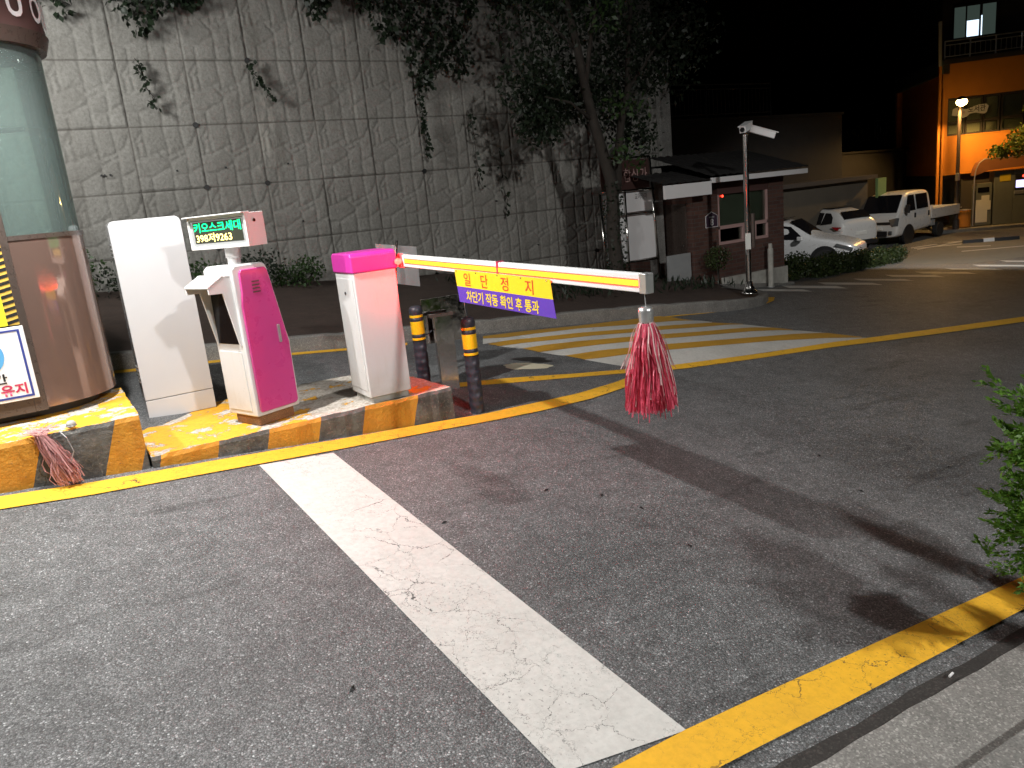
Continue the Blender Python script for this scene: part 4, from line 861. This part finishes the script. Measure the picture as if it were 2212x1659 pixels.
def shrub(name, loc, blobs, size, mat, label, cat, group=None, asp=.6, stem=True):
    t = thing(name, label, cat, loc, 0, group); quads_mesh('foliage', np.concatenate([leaves(clump_pts(c, r_, n, .9), size, asp) for c, r_, n in blobs]), mat, t)
    if stem: 
        s_ = MB()
        for k in range(3): s_.tube([(rng.normal(0, .03), rng.normal(0, .03), -.05), (rng.normal(0, .08), rng.normal(0, .08), blobs[0][0][2])], .012, 5)
        s_.build('stem', M['bark'], t)
    return t
for i, (x, y, s_) in enumerate(((.25, 11.4, 1.15), (1.25, 11.5, 1.1), (1.9, 11.5, .8), (2.7, 11.6, 1.0), (3.4, 11.6, .8), (4.6, 11.65, .9))):
    z = bedz(x, y); lb = ('weedy shrub at the wall foot beside the booth', 'weedy shrub at the wall foot behind the white cabinet', 'low weedy shrub seen between cabinet and kiosk', 'broad weedy shrub at the wall foot right of the kiosk', 'small weedy tuft at the wall foot left of the barrier', 'weedy shrub at the wall foot behind the barrier')[i]
    shrub('wall_shrub', (x, y, z), [((0, 0, .22 * s_), .42 * s_, 420), ((.25 * s_, 0, .30 * s_), .28 * s_, 200), ((-.3 * s_, .1, .2 * s_), .28 * s_, 200)], .055, M['leafdark'] if i % 2 else M['leaf'], lb, 'shrub', 'shrubs along the wall foot')
shrub('round_shrub', (9.95, 9.45, bedz(9.95, 9.45)), [((0, 0, .42), .24, 1100)], .035, M['box'], 'round clipped shrub beside the dark hut door', 'shrub')
pm = MB().box(9.2, 9.85, .2, 9.72, 9.9, .78); tag(pm.build('graffiti_panel', M['grey']), 'low grey panel beside the round shrub at the hut door', 'panel')
P = np.stack([rng.uniform(5.5, 10, 900), rng.uniform(8.9, 11.4, 900), np.zeros(900)], 1); P[:, 2] = [bedz(a, b) for a, b, _ in P]
gw = quads_mesh('ground_weeds', leaves(P, .13, .25, (0, 0, 1), 0, .5), M['leafdark']); tag(gw, 'sparse dark weeds growing in the planting bed', 'weeds', None, 'stuff')
# clipped hedge shrubs before the parked cars
hs = [(13.1, 10.62), (14.9, 11.0), (16.8, 11.7), (18.9, 12.5), (21.0, 13.3)]
for i, (x, y) in enumerate(hs):
    s_ = 1.0 - .03 * i
    lb = ('clipped hedge shrub touching the brick hut, first of the row', 'clipped hedge shrub second in the row from the brick hut', 'clipped hedge shrub in the middle of the row before the white car', 'clipped hedge shrub fourth in the row before the car nose', 'clipped hedge shrub at the far end of the row near the truck')[i]
    shrub('hedge_shrub', (x, y, gz(x, y)), [((dx, dy, .20 * s_), .33 * s_, 800) for dx, dy in ((-.7, -.25), (-.3, -.1), (.1, 0), (.5, .15), (.85, .3))], .055, M['box'], lb, 'hedge', 'hedge shrubs before the cars')
# cedar at the right edge, close to the camera
ce = thing('cedar_bush', 'bright green cedar bush at the roadside beside the yellow line', 'bush', (3.46, 1.11, gz(3.4, 1.1) + .1)); Q = []
base = np.array([0, 0, .0])
CB = np.array([3.46, 1.11, ce.location.z]); tips = []
for (px, py, D) in ((2205, 975, 3.55), (2190, 990, 3.6), (2225, 950, 3.5), (2190, 1110, 3.6), (2182, 1125, 3.62), (2215, 1085, 3.5), (2220, 1160, 3.5), (2215, 1210, 3.6), (2240, 1235, 3.6), (2235, 890, 3.55), (2215, 880, 3.5), (2270, 1010, 3.3), (2280, 1110, 3.3), (2290, 900, 3.4), (2300, 1200, 3.3), (2340, 980, 3.2), (2340, 1100, 3.2)):
    tips.append(ray(px, py) * D + np.array([0, 0, HC]) - CB)
for k in range(20): a = rng.uniform(-1.9, .6); tips.append(np.array([math.cos(a) * .4, math.sin(a) * .4, rng.uniform(.25, 1.2)]))
for tp in tips:
    rt = np.array([tp[0] * .25, tp[1] * .25, tp[2] - .22])
    for b_ in range(9):
        e = tp + rng.normal(size=3) * .055; d_ = e - rt; ln = np.linalg.norm(d_); d_ /= ln
        for q in range(5):
            t0 = rng.uniform(.35, .95); nn = 26; t = np.linspace(0, 1, nn)[:, None]; side = rng.normal(size=3) * .5; sd_ = d_ + side; sd_ /= np.linalg.norm(sd_); s0 = rt + d_ * ln * t0
            pp = s0 + sd_ * t * .10 + rng.normal(size=(nn, 3)) * .004; Q.append(leaves(pp, .026, .42, sd_, 0, .38))
quads_mesh('foliage', np.concatenate(Q), M['cedar'], ce); sb = MB(); limb(sb, [(0, 0, -.15), (0, .01, .5), (0, 0, 1.05)], .03, .008); sb.build('stem', M['bark'], ce)

# ================================================================== VEHICLES
def loft(sts, name, mat, parent, sub=1):
    """sts: (x, half width, z bottom, z belt, z top, half width at top)"""
    vs = []; k = None
    for (x, w, zb, zl, zt, wt) in sts:
        h = [(0, zb), (w * .86, zb), (w * .98, zb + .12), (w, zb + (zl - zb) * .55), (w * .965, zl), ((w * .965 + wt) / 2 + .01, (zl + zt) / 2), (wt, zt - .05 if zt - zl > .1 else zt - .012), (wt * .8, zt), (0, zt + .01)]
        ring = [(x, -y, z) for y, z in h] + [(x, y, z) for y, z in h[-2:0:-1]]; k = len(ring); vs += ring
    n = len(sts); fs = [(i * k + j, (i + 1) * k + j, (i + 1) * k + (j + 1) % k, i * k + (j + 1) % k) for i in range(n - 1) for j in range(k)] + [tuple(range(k)), tuple(range((n - 1) * k, n * k))[::-1]]
    return MB().add(vs, fs).build(name, mat, parent, smooth=True, sub=sub)
def wheel(parent, x, y, r_, out):
    mx = Matrix.Translation((x, y, r_)) @ Matrix.Rotation(R(90 * out), 4, 'X')
    w = MB().lathe([(r_ * .62, -.10), (r_ * .95, -.10), (r_, -.07), (r_, .07), (r_ * .95, .10), (r_ * .66, .10)], n=28, m=mx).build('wheel', M['tyre'], parent, smooth=False)
    rm = MB(); rm.lathe([(r_ * .66, .06), (r_ * .66, .095), (r_ * .58, .085), (r_ * .56, .05)], n=28, m=mx); rm.lathe([(r_ * .16, .03), (r_ * .16, .085)], n=16, m=mx)
    for k in range(5):
        rm.box(r_ * .1, -r_ * .08, .05, r_ * .6, r_ * .08, .08, mx @ Matrix.Rotation(2 * math.pi * k / 5, 4, 'Z'))
    rm.build('rim', M['rim'], w); return w
def suv(name, label, loc, rz, mat):
    c = thing(name, label, 'car', loc, rz, 'white cars parked behind the hedge')
    st = [(-.02, .62, .34, .62, .66, .5), (.06, .80, .24, .72, .78, .66), (.45, .90, .20, .86, .93, .76), (1.0, .925, .20, .95, 1.03, .78), (1.35, .93, .20, .99, 1.10, .76), (1.75, .93, .20, 1.01, 1.40, .68), (2.15, .93, .20, 1.02, 1.60, .64), (2.8, .93, .20, 1.03, 1.66, .64), (3.5, .93, .20, 1.06, 1.63, .63), (4.0, .92, .22, 1.10, 1.54, .60), (4.32, .90, .26, 1.12, 1.30, .62), (4.48, .84, .34, 1.06, 1.12, .64), (4.54, .70, .42, .98, 1.0, .55)]
    b = loft(st, 'body', mat, c, 2)
    def at(x, f, s_):
        i = max(k for k in range(len(st)) if st[k][0] <= x + 1e-6); i = min(i, len(st) - 2); t = (x - st[i][0]) / (st[i + 1][0] - st[i][0]); q = [st[i][k] + (st[i + 1][k] - st[i][k]) * t for k in range(6)]
        return (x, s_ * (q[1] * .965 + (q[5] - q[1] * .965) * f + .012), q[3] + (q[4] - .05 - q[3]) * f)
    for s_ in (-1, 1):
        for xs_ in ((1.62, 2.0, 2.54), (2.55, 3.0, 3.46), (3.47, 3.75, 4.02)):
            x0, xm, x1 = xs_; f0 = .86 if x0 > 1.7 else .5
            pts = [at(x0, .06, s_), at(x1, .10, s_), at(x1 - (.1 if x1 > 4 else 0), .86 if x1 < 4 else .6, s_), at(xm, .9, s_), at(x0 + .05, f0, s_)]; pts = pts if s_ < 0 else pts[::-1]
            MB().ext(pts, (0, s_ * .004, 0)).build('side_window', M['carglass'], c)
        for x in (2.42, 3.38): MB().box(x - .10, min(s_ * .935, s_ * .955), .90, x + .10, max(s_ * .935, s_ * .955), .925).build('door_handle', M['alum'], c)
        for x, r_ in ((.92, .345), (3.62, .345)):
            MB().lathe([(.44, -.05), (.44, .02), (.36, .022)], n=28, m=Matrix.Translation((x, s_ * .915, .36)) @ Matrix.Rotation(R(90 if s_ < 0 else -90), 4, 'X')).build('wheel_arch', M['black'], c); wheel(c, x, s_ * .86, r_, 1 if s_ < 0 else -1)
        MB().box(1.2, min(s_ * .90, s_ * .942), .22, 3.2, max(s_ * .90, s_ * .942), .34).build('sill_trim', M['alum'], c, .01)
        MB().ext([(.10, s_ * .80, .70), (.55, s_ * .915, .86), (.62, s_ * .925, .80), (.12, s_ * .82, .60)], (0, s_ * .012, .0)).build('headlight', M['head'], c)
        MB().ext([(4.47, s_ * .45, .93), (4.40, s_ * .86, 1.0), (4.05, s_ * .935, 1.02), (4.25, s_ * .93, .90), (4.46, s_ * .8, .85), (4.52, s_ * .42, .87)], (.02, s_ * .015, .0)).build('taillight', M['tail'], c)
        MB().box(1.55, min(s_ * .95, s_ * 1.1), 1.0, 1.72, max(s_ * .95, s_ * 1.1), 1.13).build('mirror', mat, c, .03)
    MB().ext([(1.42, -.68, 1.115), (1.42, .68, 1.115), (2.05, .56, 1.575), (2.05, -.56, 1.575)], (-.03, 0, .03)).build('windshield', M['carglass'], c)
    MB().ext([(4.10, -.55, 1.50), (4.10, .55, 1.50), (4.36, .60, 1.24), (4.36, -.60, 1.24)], (.03, 0, .025)).build('rear_window', M['carglass'], c)
    MB().box(4.50, -.26, .66, 4.56, .26, .78).build('license_plate', M['plate'], c); MB().box(4.44, -.78, .28, 4.58, .78, .46).build('rear_bumper', M['black'], c, .03); MB().box(-.05, -.55, .36, .05, .55, .56).build('grille', M['black'], c, .02)
    MB().ext([(2.2, -.5, 1.675), (3.6, -.5, 1.655), (3.6, .5, 1.655), (2.2, .5, 1.675)], (0, 0, .012)).build('roof_panel', M['carglass'], c)
    return c
Gp = -1.2
# nose toward the road (-y); its origin is the nose, +x runs to the tail
suv('parked_suv', 'white parked car seen from its side behind the hedge', (22.2, 15.0, Gp), R(112), M['cars'])
c2 = suv('parked_suv', 'white parked car showing its red tail lights beside the truck', (0, 0, Gp), R(79 + 180), M['carw'])
tail = Vector((25.9, 17.6, Gp)); d2 = Vector((math.cos(R(259)), math.sin(R(259)), 0)); c2.location = tail - d2 * 4.5
# double cab truck: +x runs to its tail
tk = thing('crew_cab_truck', 'white double cab pickup truck parked facing the road under the lamp', 'truck', (27.9, 18.3, Gp), R(4))
cst = [(0, .74, .34, .95, 1.0, .70), (.04, .83, .30, 1.05, 1.10, .78), (.16, .85, .28, 1.10, 1.20, .78), (.5, .86, .28, 1.14, 1.70, .74), (.74, .86, .30, 1.15, 1.90, .73), (1.2, .86, .36, 1.16, 1.97, .73), (2.2, .86, .42, 1.16, 1.97, .73), (2.5, .86, .42, 1.16, 1.94, .72), (2.58, .83, .46, 1.12, 1.86, .68)]
loft(cst, 'cab', M['carw'], tk, 2)
MB().ext([(.20, -.72, 1.20), (.20, .72, 1.20), (.66, .66, 1.84), (.66, -.66, 1.84)], (-.045, 0, .03)).build('windshield', M['carglass'], tk)
for s_ in (-1, 1):
    for pts in ([(.58, 1.24), (1.30, 1.24), (1.30, 1.82), (.86, 1.82)], [(1.42, 1.26), (2.28, 1.26), (2.28, 1.82), (1.42, 1.82)]):
        pp = [(x, s_ * (.842 - (z - 1.2) * .155 + .012), z) for x, z in pts]; MB().ext(pp if s_ < 0 else pp[::-1], (0, s_ * .006, 0)).build('side_window', M['carglass'], tk)
    for x in (1.26, 2.30): MB().box(x - .03, min(s_ * .85, s_ * .885), .95, x + .03, max(s_ * .85, s_ * .885), 1.13).build('door_handle', M['black'], tk)
    MB().ext([(.0, s_ * .50, .98), (.03, s_ * .78, 1.04), (.12, s_ * .845, 1.02), (.06, s_ * .83, .74), (.0, s_ * .62, .72)], (-.03, s_ * .02, 0)).build('headlight', M['head'], tk)
    MB().box(-.045, min(s_ * .52, s_ * .64), .42, .02, max(s_ * .52, s_ * .64), .56).build('fog_lamp', M['head'], tk, .01)
    MB().box(.42, min(s_ * .9, s_ * 1.06), 1.18, .52, max(s_ * .9, s_ * 1.06), 1.48).build('mirror', M['black'], tk, .03)
    for x, r_ in ((.82, .30), (3.35, .30)):
        wheel(tk, x, s_ * .72, r_, 1 if s_ < 0 else -1)
    MB().lathe([(.40, -.06), (.40, .02), (.30, .022)], n=28, m=Matrix.Translation((.82, s_ * .845, .34)) @ Matrix.Rotation(R(90 if s_ < 0 else -90), 4, 'X')).build('wheel_arch', M['black'], tk)
MB().box(-.035, -.56, .80, .02, .45, .90).build('grille', M['black'], tk, .01); MB().box(-.045, -.45, .36, .02, .45, .56).build('air_intake', M['black'], tk, .02); MB().box(-.05, -.26, .60, .0, .26, .71).build('license_plate', M['plate'], tk)
bd_ = MB()
for (a, b, c, d, e, f_) in ((2.66, -.82, .80, 4.95, -.78, 1.16), (2.66, .78, .80, 4.95, .82, 1.16), (4.91, -.82, .80, 4.95, .82, 1.16), (2.66, -.82, .78, 4.95, .82, .83), (2.64, -.82, .80, 2.70, .82, 1.30)): bd_.box(a, b, c, d, e, f_)
bd_.build('cargo_bed', M['carw'], tk, .008); MB().box(2.4, -.4, .45, 4.9, .4, .76).build('chassis', M['black'], tk); MB().box(2.7, -.80, .50, 2.95, -.5, .72).build('step_box', M['grey'], tk, .01)
for k, (x, z) in enumerate(((3.9, .93), (1.05, 1.06))): text(('1톤', '공구')[k], .26, .07, M['grey'], 'lettering', tk, frameM((x - .3, -.825 if k == 0 else -.872, z), (1, 0, 0), (0, 0, 1))) if False else None

# ================================================================== CORNER BUILDING
P0 = Vector((33.92, 19.28, 0)); ub = thing('corner_building', 'orange apartment corner building with railed balcony and lit upper window', 'building', P0, R(-45))
# local: x along the facade to the right, y into the building, z absolute
def bx(x0, z0, x1, z1, y0=0., y1=.2): return MB().box(x0, y0, z0, x1, y1, z1)
w_ = MB(); w_.box(0, 0, 4.25, 9, 7.2, 5.62); w_.box(0, 0, 1.10, 9, .3, 2.70); w_.box(0, 0, 2.70, .22, .3, 4.25); w_.box(0, .3, 1.1, .3, 7.2, 4.25); w_.box(-.02, -.02, 2.66, 9, 0.0, 2.72); w_.build('orange_wall', M['orange'], ub, .01)
bx(.0, 5.62, 9, 5.80, -.06, 7.2).build('balcony_floor', M['frame'], ub)
bx(0, -2, 9, 1.10, .25, 7.2).build('ground_floor_wall', M['frame'], ub); bx(.3, 5.8, 9, 12, 1.5, 7.2).build('upper_wall', M['darkwall'], ub); bx(.22, 2.6, 9, 4.3, .5, .6).build('inner_wall', M['darkwall'], ub)
for i, (a, b) in enumerate(((.24, .90), (.94, 1.57), (1.62, 2.22), (2.28, 3.1), (3.16, 4.2))):
    f = MB()
    for q in ((a, 2.72, b, 2.80), (a, 3.18, b, 3.30), (a, 4.14, b, 4.24), (a, 2.8, a + .05, 4.14), (b - .05, 2.8, b, 4.14)): f.box(q[0], .08, q[1], q[2], .16, q[3])
    f = f.build('window', M['frame'], ub); bx(a + .05, 2.80, b - .05, 4.14, .11, .12).build('pane', M['winglass'], f); bx(a + .05, 2.80, b - .05, 4.14, .2, .22).build('blind', M['blind'], f)
# balcony railing
rl = MB(); rl.tube([(.03, .05, 6.52), (9, .05, 6.52)], .03, 6); rl.tube([(.03, .05, 6.36), (9, .05, 6.36)], .02, 6); rl.tube([(.03, .05, 5.92), (9, .05, 5.92)], .02, 6)
for k in range(46): rl.tube([(.05 + k * .19, .05, 5.92), (.05 + k * .19, .05, 6.36)], .012, 5)
for k in range(8): rl.tube([(.05 + k * .95, .05, 5.75), (.05 + k * .95, .05, 6.52)], .03, 6)
rl.build('balcony_railing', M['alum'], ub)
# upper window
uw = MB()
for q in ((.72, 6.68, 2.42, 6.76), (.72, 7.98, 2.42, 8.06), (.72, 6.76, .76, 7.98), (1.20, 6.76, 1.25, 7.98), (1.74, 6.76, 1.79, 7.98), (2.36, 6.76, 2.42, 7.98)): uw.box(q[0], 1.42, q[1], q[2], 1.5, q[3])
uw = uw.build('upper_window', M['frame'], ub)
bx(1.25, 6.76, 1.72, 7.40, 1.46, 1.48).build('lit_pane', M['litwin'], uw); bx(1.79, 6.76, 1.85, 7.55, 1.46, 1.48).build('lit_pane', M['litwin'], uw)
bx(.76, 6.76, 1.20, 7.98, 1.465, 1.48).build('dim_pane', M['dimwin'], uw); bx(1.25, 7.42, 1.74, 7.98, 1.465, 1.48).build('dim_pane', M['dimwin'], uw); bx(1.86, 6.76, 2.36, 7.98, 1.465, 1.48).build('dim_pane', M['dimwin'], uw)
pp = MB(); pp.tube([(-.14, -.12, -1.2), (-.14, -.12, 5.55)], .06, 10); pp.tube([(.03, -.09, -1.2), (.03, -.09, 4.6)], .05, 10); pp.build('drain_pipe', M['orange'], ub); MB().tube([(-.16, -.12, 5.55), (-.20, -.12, 7.3)], .07, 10).build('vent_pipe', M['blind'], ub)
MB().ext([(-.05, .0, 5.24), (-.05, .0, 5.80), (-.35, 7.0, 5.84), (-.35, 6.8, 5.20)], (.3, 0, 0)).build('side_canopy', M['tealband'], ub)
MB().box(-.25, 6.6, -1, .0, 7.0, 5.2).build('side_column', M['orange'], ub)
# ground floor door with push bar
dd = bx(.10, -1.2, .95, 1.0, .18, .24).build('door', M['frame'], ub); bx(.16, -1.1, .88, .95, .165, .18).build('pane', M['winglass'], dd); MB().tube([(.12, .12, -.30), (.92, .12, -.30)], .018, 6).build('push_bar', M['alum'], dd)
lb_ = thing('library_sign', 'white cloud shaped library sign with black lettering on the first floor windows', 'sign', P0, R(-45))
cl_ = [(.38, 3.66), (.40, 3.90), (.52, 3.96), (.66, 3.97), (.80, 3.88), (.95, 3.86), (1.15, 3.93), (1.40, 3.99), (1.66, 3.99), (1.76, 3.90), (1.70, 3.66), (1.60, 3.60), (1.48, 3.62), (1.30, 3.68), (1.05, 3.66), (.94, 3.55), (.75, 3.52), (.60, 3.60)]
MB().ext([(x, -.03, z - .12) for x, z in cl_], (0, .03, 0)).build('board', M['signw'], lb_)
FM = lambda x, z: frameM((x, -.036, z - .12), (1, 0, .04), (0, 0, 1))
text('도서관', .66, .25, M['ink'], 'lettering', lb_, FM(.99, 3.70), .01); text('작은', .26, .13, M['crim'], 'lettering', lb_, FM(.62, 3.66), 0.0)
# railing on the terrace left of the building
railing('railing', (38.4, 23.3, 2.45), (42.5, 28.0, 3.1), 1.15, 'pale railing on the terrace left of the orange building', 'railings on the terrace', 3, 12, .05)
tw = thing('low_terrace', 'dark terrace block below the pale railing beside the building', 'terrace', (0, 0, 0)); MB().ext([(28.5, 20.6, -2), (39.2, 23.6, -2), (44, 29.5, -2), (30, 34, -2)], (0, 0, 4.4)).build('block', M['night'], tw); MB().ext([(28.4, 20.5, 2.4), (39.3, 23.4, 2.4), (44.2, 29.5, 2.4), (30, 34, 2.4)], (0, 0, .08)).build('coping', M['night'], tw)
# shed behind the cars
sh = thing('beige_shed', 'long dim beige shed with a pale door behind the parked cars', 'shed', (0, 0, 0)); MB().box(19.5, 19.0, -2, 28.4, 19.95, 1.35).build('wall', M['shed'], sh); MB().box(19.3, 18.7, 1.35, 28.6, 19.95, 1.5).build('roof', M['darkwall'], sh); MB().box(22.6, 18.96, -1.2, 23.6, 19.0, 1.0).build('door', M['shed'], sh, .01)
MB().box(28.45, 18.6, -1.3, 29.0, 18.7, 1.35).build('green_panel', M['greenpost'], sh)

# machines and canopy in front of the building
def bl(name, label, cat, off, rz=-45, group=None): return thing(name, label, cat, P0 + Vector((math.cos(R(-45)) * off[0] - math.sin(R(-45)) * off[1], math.sin(R(-45)) * off[0] + math.cos(R(-45)) * off[1], -1.05)), R(rz), group)
pav = MB().ext([(P0.x - 1.7, P0.y - .9, -1.5), (P0.x + 8, P0.y - 10.6, -1.5), (P0.x + 9, P0.y - 8, -1.5), (P0.x + .3, P0.y + .6, -1.5)], (0, 0, .42)); struct(pav.build('pavement', M['conc']))
tc = bl('ticket_machine', 'grey ticket machine plastered with white paper notices', 'machine', (1.10, -1.0)); MB().box(0, 0, 0, .62, .5, 1.72).build('body', M['atm'], tc, .02); MB().box(.08, -.01, 1.35, .5, 0, 1.55).build('screen', M['blackglass'], tc); MB().box(.02, -.012, .12, .46, 0, 1.05).build('paper', M['paper'], tc); MB().box(.14, -.016, .62, .58, -.012, 1.0).build('paper', M['paper'], tc); MB().box(.22, -.016, 1.0, .52, -.012, 1.22).build('paper', M['paper'], tc)
at_ = bl('vending_cabinet', 'grey steel cabinet with yellow label and glowing violet screen', 'machine', (1.78, -1.0)); MB().box(0, 0, -.02, .72, .6, 2.15).build('left_door', M['atm'], at_, .01); MB().box(.73, 0, -.02, 1.4, .6, 2.15).build('right_door', M['atm'], at_, .01); MB().box(1.41, 0, -.02, 2.6, .6, 2.15).build('side_door', M['atm'], at_, .01)
MB().box(.2, -.01, 1.72, .6, 0, 2.0).build('label_plate', M['yellowlabel'], at_); MB().box(.76, -.012, 1.35, 1.38, 0, 1.95).build('screen_surround', M['black'], at_); MB().box(.80, -.02, 1.42, 1.28, -.012, 1.72).build('screen', M['screenp'], at_); MB().lathe([(.045, 0), (.045, .02)], n=12, m=Matrix.Translation((1.07, -.012, 1.87)) @ Matrix.Rotation(R(90), 4, 'X')).build('indicator', M['reddot'], at_); MB().box(.76, -.02, 1.16, 1.36, 0, 1.30).build('tray', M['alum'], at_, .01)
MB().box(-.9, -.25, -.16, 3, .7, -.03).build('step', M['conc'], at_)
cn = bl('canopy_frame', 'arched brown canopy over the machines by the building', 'canopy', (1.0, -1.1)); arc_ = [(0, 0, 0), (0, 0, 1.9), (.05, 0, 2.3), (.16, 0, 2.55), (.35, 0, 2.68), (2.8, 0, 2.70)]; MB().tube(arc_, .025, 8).build('arch_tube', M['alum'], cn)
MB().ext([(.02, -.02, 2.05), (.07, -.02, 2.32), (.18, -.02, 2.56), (.36, -.02, 2.68), (2.8, -.02, 2.70), (2.8, -.02, 2.30), (.5, -.02, 2.22)], (0, .6, 0)).build('awning', M['awn'], cn)
# bin by the lamp
bn = bl('litter_bin', 'rusty orange litter bin at the foot of the street lamp', 'bin', (.62, -1.25)); MB().lathe([(.22, 0), (.24, .05), (.24, .62), (.26, .64), (.26, .68), (.2, .70)], n=20).build('body', M['orange'], bn); MB().lathe([(.25, .70), (.25, .72), (.1, .74)], n=20).build('lid', M['alum'], bn)
# street lamp
sl = thing('street_lamp', 'glowing orange street lamp on a slim post before the building', 'street lamp', (32.94, 18.0, -1.2))
MB().lathe([(.13, 0), (.13, .5), (.085, .56), (.075, 2.2), (.06, 5.0)], n=16).build('post', M['bronzedark'], sl); MB().box(-.14, -.12, 2.1, -.02, .02, 2.4).build('junction_box', M['alum'], sl, .01)
MB().tube([(0, 0, 5.0), (-.1, -.08, 5.2), (-.3, -.22, 5.3)], .04, 8).build('arm', M['bronzedark'], sl)
MB().lathe([(.20, .13), (.17, .2), (.05, .26)], (-.34, -.25, 5.1), 16).build('shade', M['bronzedark'], sl); MB().lathe([(.03, -.12), (.16, -.06), (.21, .04), (.17, .12), (.1, .14)], (-.34, -.25, 5.1), 16).build('lens', M['sodium'], sl, smooth=True)  # lens globe is enlarged so its shape includes the glow around the lamp
# wheel stop
ws = gp(*Z8(830, 1575)); wt = thing('wheel_stop', 'low black and white rubber wheel stop on the lit parking floor', 'wheel stop', (ws.x, ws.y, ws.z), R(-45)); MB().ext([(-.9, -.08, 0), (-.9, .08, 0), (-.9, .05, .12), (-.9, -.05, .12)], (1.8, 0, 0)).build('bar', M['black'], wt); MB().ext([(-.25, -.084, 0), (-.25, .084, 0), (-.25, .054, .124), (-.25, -.054, .124)], (.35, 0, 0)).build('white_band', M['signw'], wt)
# tree at the right by the building
t2 = thing('lamp_lit_tree', 'leafy tree glowing yellow green in the lamp light by the building', 'tree', (35.2, 16.0, -1.1)); tb = MB(); limb(tb, [(.3, 0, -.2), (.2, 0, 1.5), (0, 0, 2.8), (-.3, .2, 4.0)], .12, .04); limb(tb, [(0, 0, 2.6), (-.9, .3, 3.2), (-1.5, .5, 3.5)], .05, .015); limb(tb, [(0, 0, 2.7), (.6, -.4, 3.6), (1, -.6, 4.4)], .05, .015); tb.build('trunk', M['bark'], t2, smooth=True)
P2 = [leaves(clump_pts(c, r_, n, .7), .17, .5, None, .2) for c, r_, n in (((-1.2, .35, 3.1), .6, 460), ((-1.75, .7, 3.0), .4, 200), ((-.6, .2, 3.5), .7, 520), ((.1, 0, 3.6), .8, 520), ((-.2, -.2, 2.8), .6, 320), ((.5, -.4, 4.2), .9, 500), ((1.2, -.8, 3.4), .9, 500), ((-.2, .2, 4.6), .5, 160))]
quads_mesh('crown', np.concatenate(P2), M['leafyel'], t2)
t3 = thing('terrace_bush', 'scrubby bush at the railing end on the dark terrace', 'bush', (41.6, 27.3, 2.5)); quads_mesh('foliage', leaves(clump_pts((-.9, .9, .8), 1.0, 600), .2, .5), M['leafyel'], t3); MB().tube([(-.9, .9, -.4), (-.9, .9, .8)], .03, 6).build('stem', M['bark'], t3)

# street lamp standing behind the camera, whose light reaches the barrier
s2 = thing('street_lamp', 'tall white street lamp across the road behind the viewer', 'street lamp', (STREET[0], STREET[1] - 1.2, gz(STREET[0], STREET[1] - 1.2)))
hh = STREET[2] + .2 - s2.location.z; MB().tube([(0, 0, 0), (0, 0, hh - .3), (0, .3, hh), (0, 1.2, hh + .05)], [.08, .06, .05, .04], 10).build('post', M['alum'], s2); MB().box(-.13, .9, hh - .04, .13, 1.4, hh + .08).build('shade', M['grey'], s2, .02); MB().box(-.10, .95, hh - .05, .10, 1.35, hh - .04).build('lens', M['flood'], s2)
s4 = thing('street_lamp', 'tall white street lamp across the road beyond the right edge', 'street lamp', (STREET2[0], STREET2[1] - 1.2, gz(STREET2[0], STREET2[1] - 1.2)))
hh = STREET2[2] + .2 - s4.location.z; MB().tube([(0, 0, 0), (0, 0, hh - .3), (0, .3, hh), (0, 1.2, hh + .05)], [.08, .06, .05, .04], 10).build('post', M['alum'], s4); MB().box(-.13, .9, hh - .04, .13, 1.4, hh + .08).build('shade', M['grey'], s4, .02); MB().box(-.10, .95, hh - .05, .10, 1.35, hh - .04).build('lens', M['flood'], s4)
s3 = thing('wall_light', 'white wall light on a pole in the far lane beyond the booth', 'lamp', (WALL_L[0], WALL_L[1], bedz(WALL_L[0], WALL_L[1]))); hh = WALL_L[2] + .15 - s3.location.z; MB().tube([(-.3, 0, 0), (-.3, 0, hh), (0, 0, hh + .05)], .04, 8).build('post', M['alum'], s3); MB().box(-.12, -.12, hh - .02, .12, .12, hh + .08).build('housing', M['grey'], s3, .01)

# ================================================================== LITTER
gl = random.Random(3)
lit = [(1300, 1070), (1385, 1098), (1490, 1190 - 10), (1860, 1062), (1940, 850), (960, 1130), (1180, 1060), (2050, 1010), (1770, 985), (760, 1490)]
desc = ('dark fallen leaf on the asphalt right of the stop line top', 'dark curled leaf on the asphalt below the boom shadow', 'dark leaf lying in the middle of the lane', 'dark leaf near the shadow band at the right', 'dark leaf beyond the red tassel on open asphalt', 'dark leaf beside the upper stop line edge', 'dark flattened leaf under the boom sign', 'dark leaf at the right near the green bush', 'dark leaf between the two shadow bands', 'dark pebble like scrap low on the left asphalt')
for i, (x, y) in enumerate(lit):
    p = gp(x, y, .004); a = gl.uniform(0, 3.1); s_ = .022; u_ = Vector((math.cos(a), math.sin(a), .1)); v_ = Vector((-math.sin(a), math.cos(a), .2)) * .5
    m_ = MB(); c_ = Vector((0, 0, .004)); m_.add([-u_ * s_, v_ * s_ + c_, u_ * s_, -v_ * s_ + c_ * .5, c_ * 2.2], [(0, 3, 4), (3, 2, 4), (2, 1, 4), (1, 0, 4)])
    o = m_.build('fallen_leaf', M['ink']); o.location = p; tag(o, desc[i], 'leaf', 'fallen leaves on the road')
p = gp(2055, 1470, .02); o = MB().tube([(-.016, 0, .006), (.016, .004, .006)], .005, 8).build('cigarette_butt', M['signw']); o.location = p; tag(o, 'white cigarette butt in the gutter joint at lower right', 'cigarette butt')
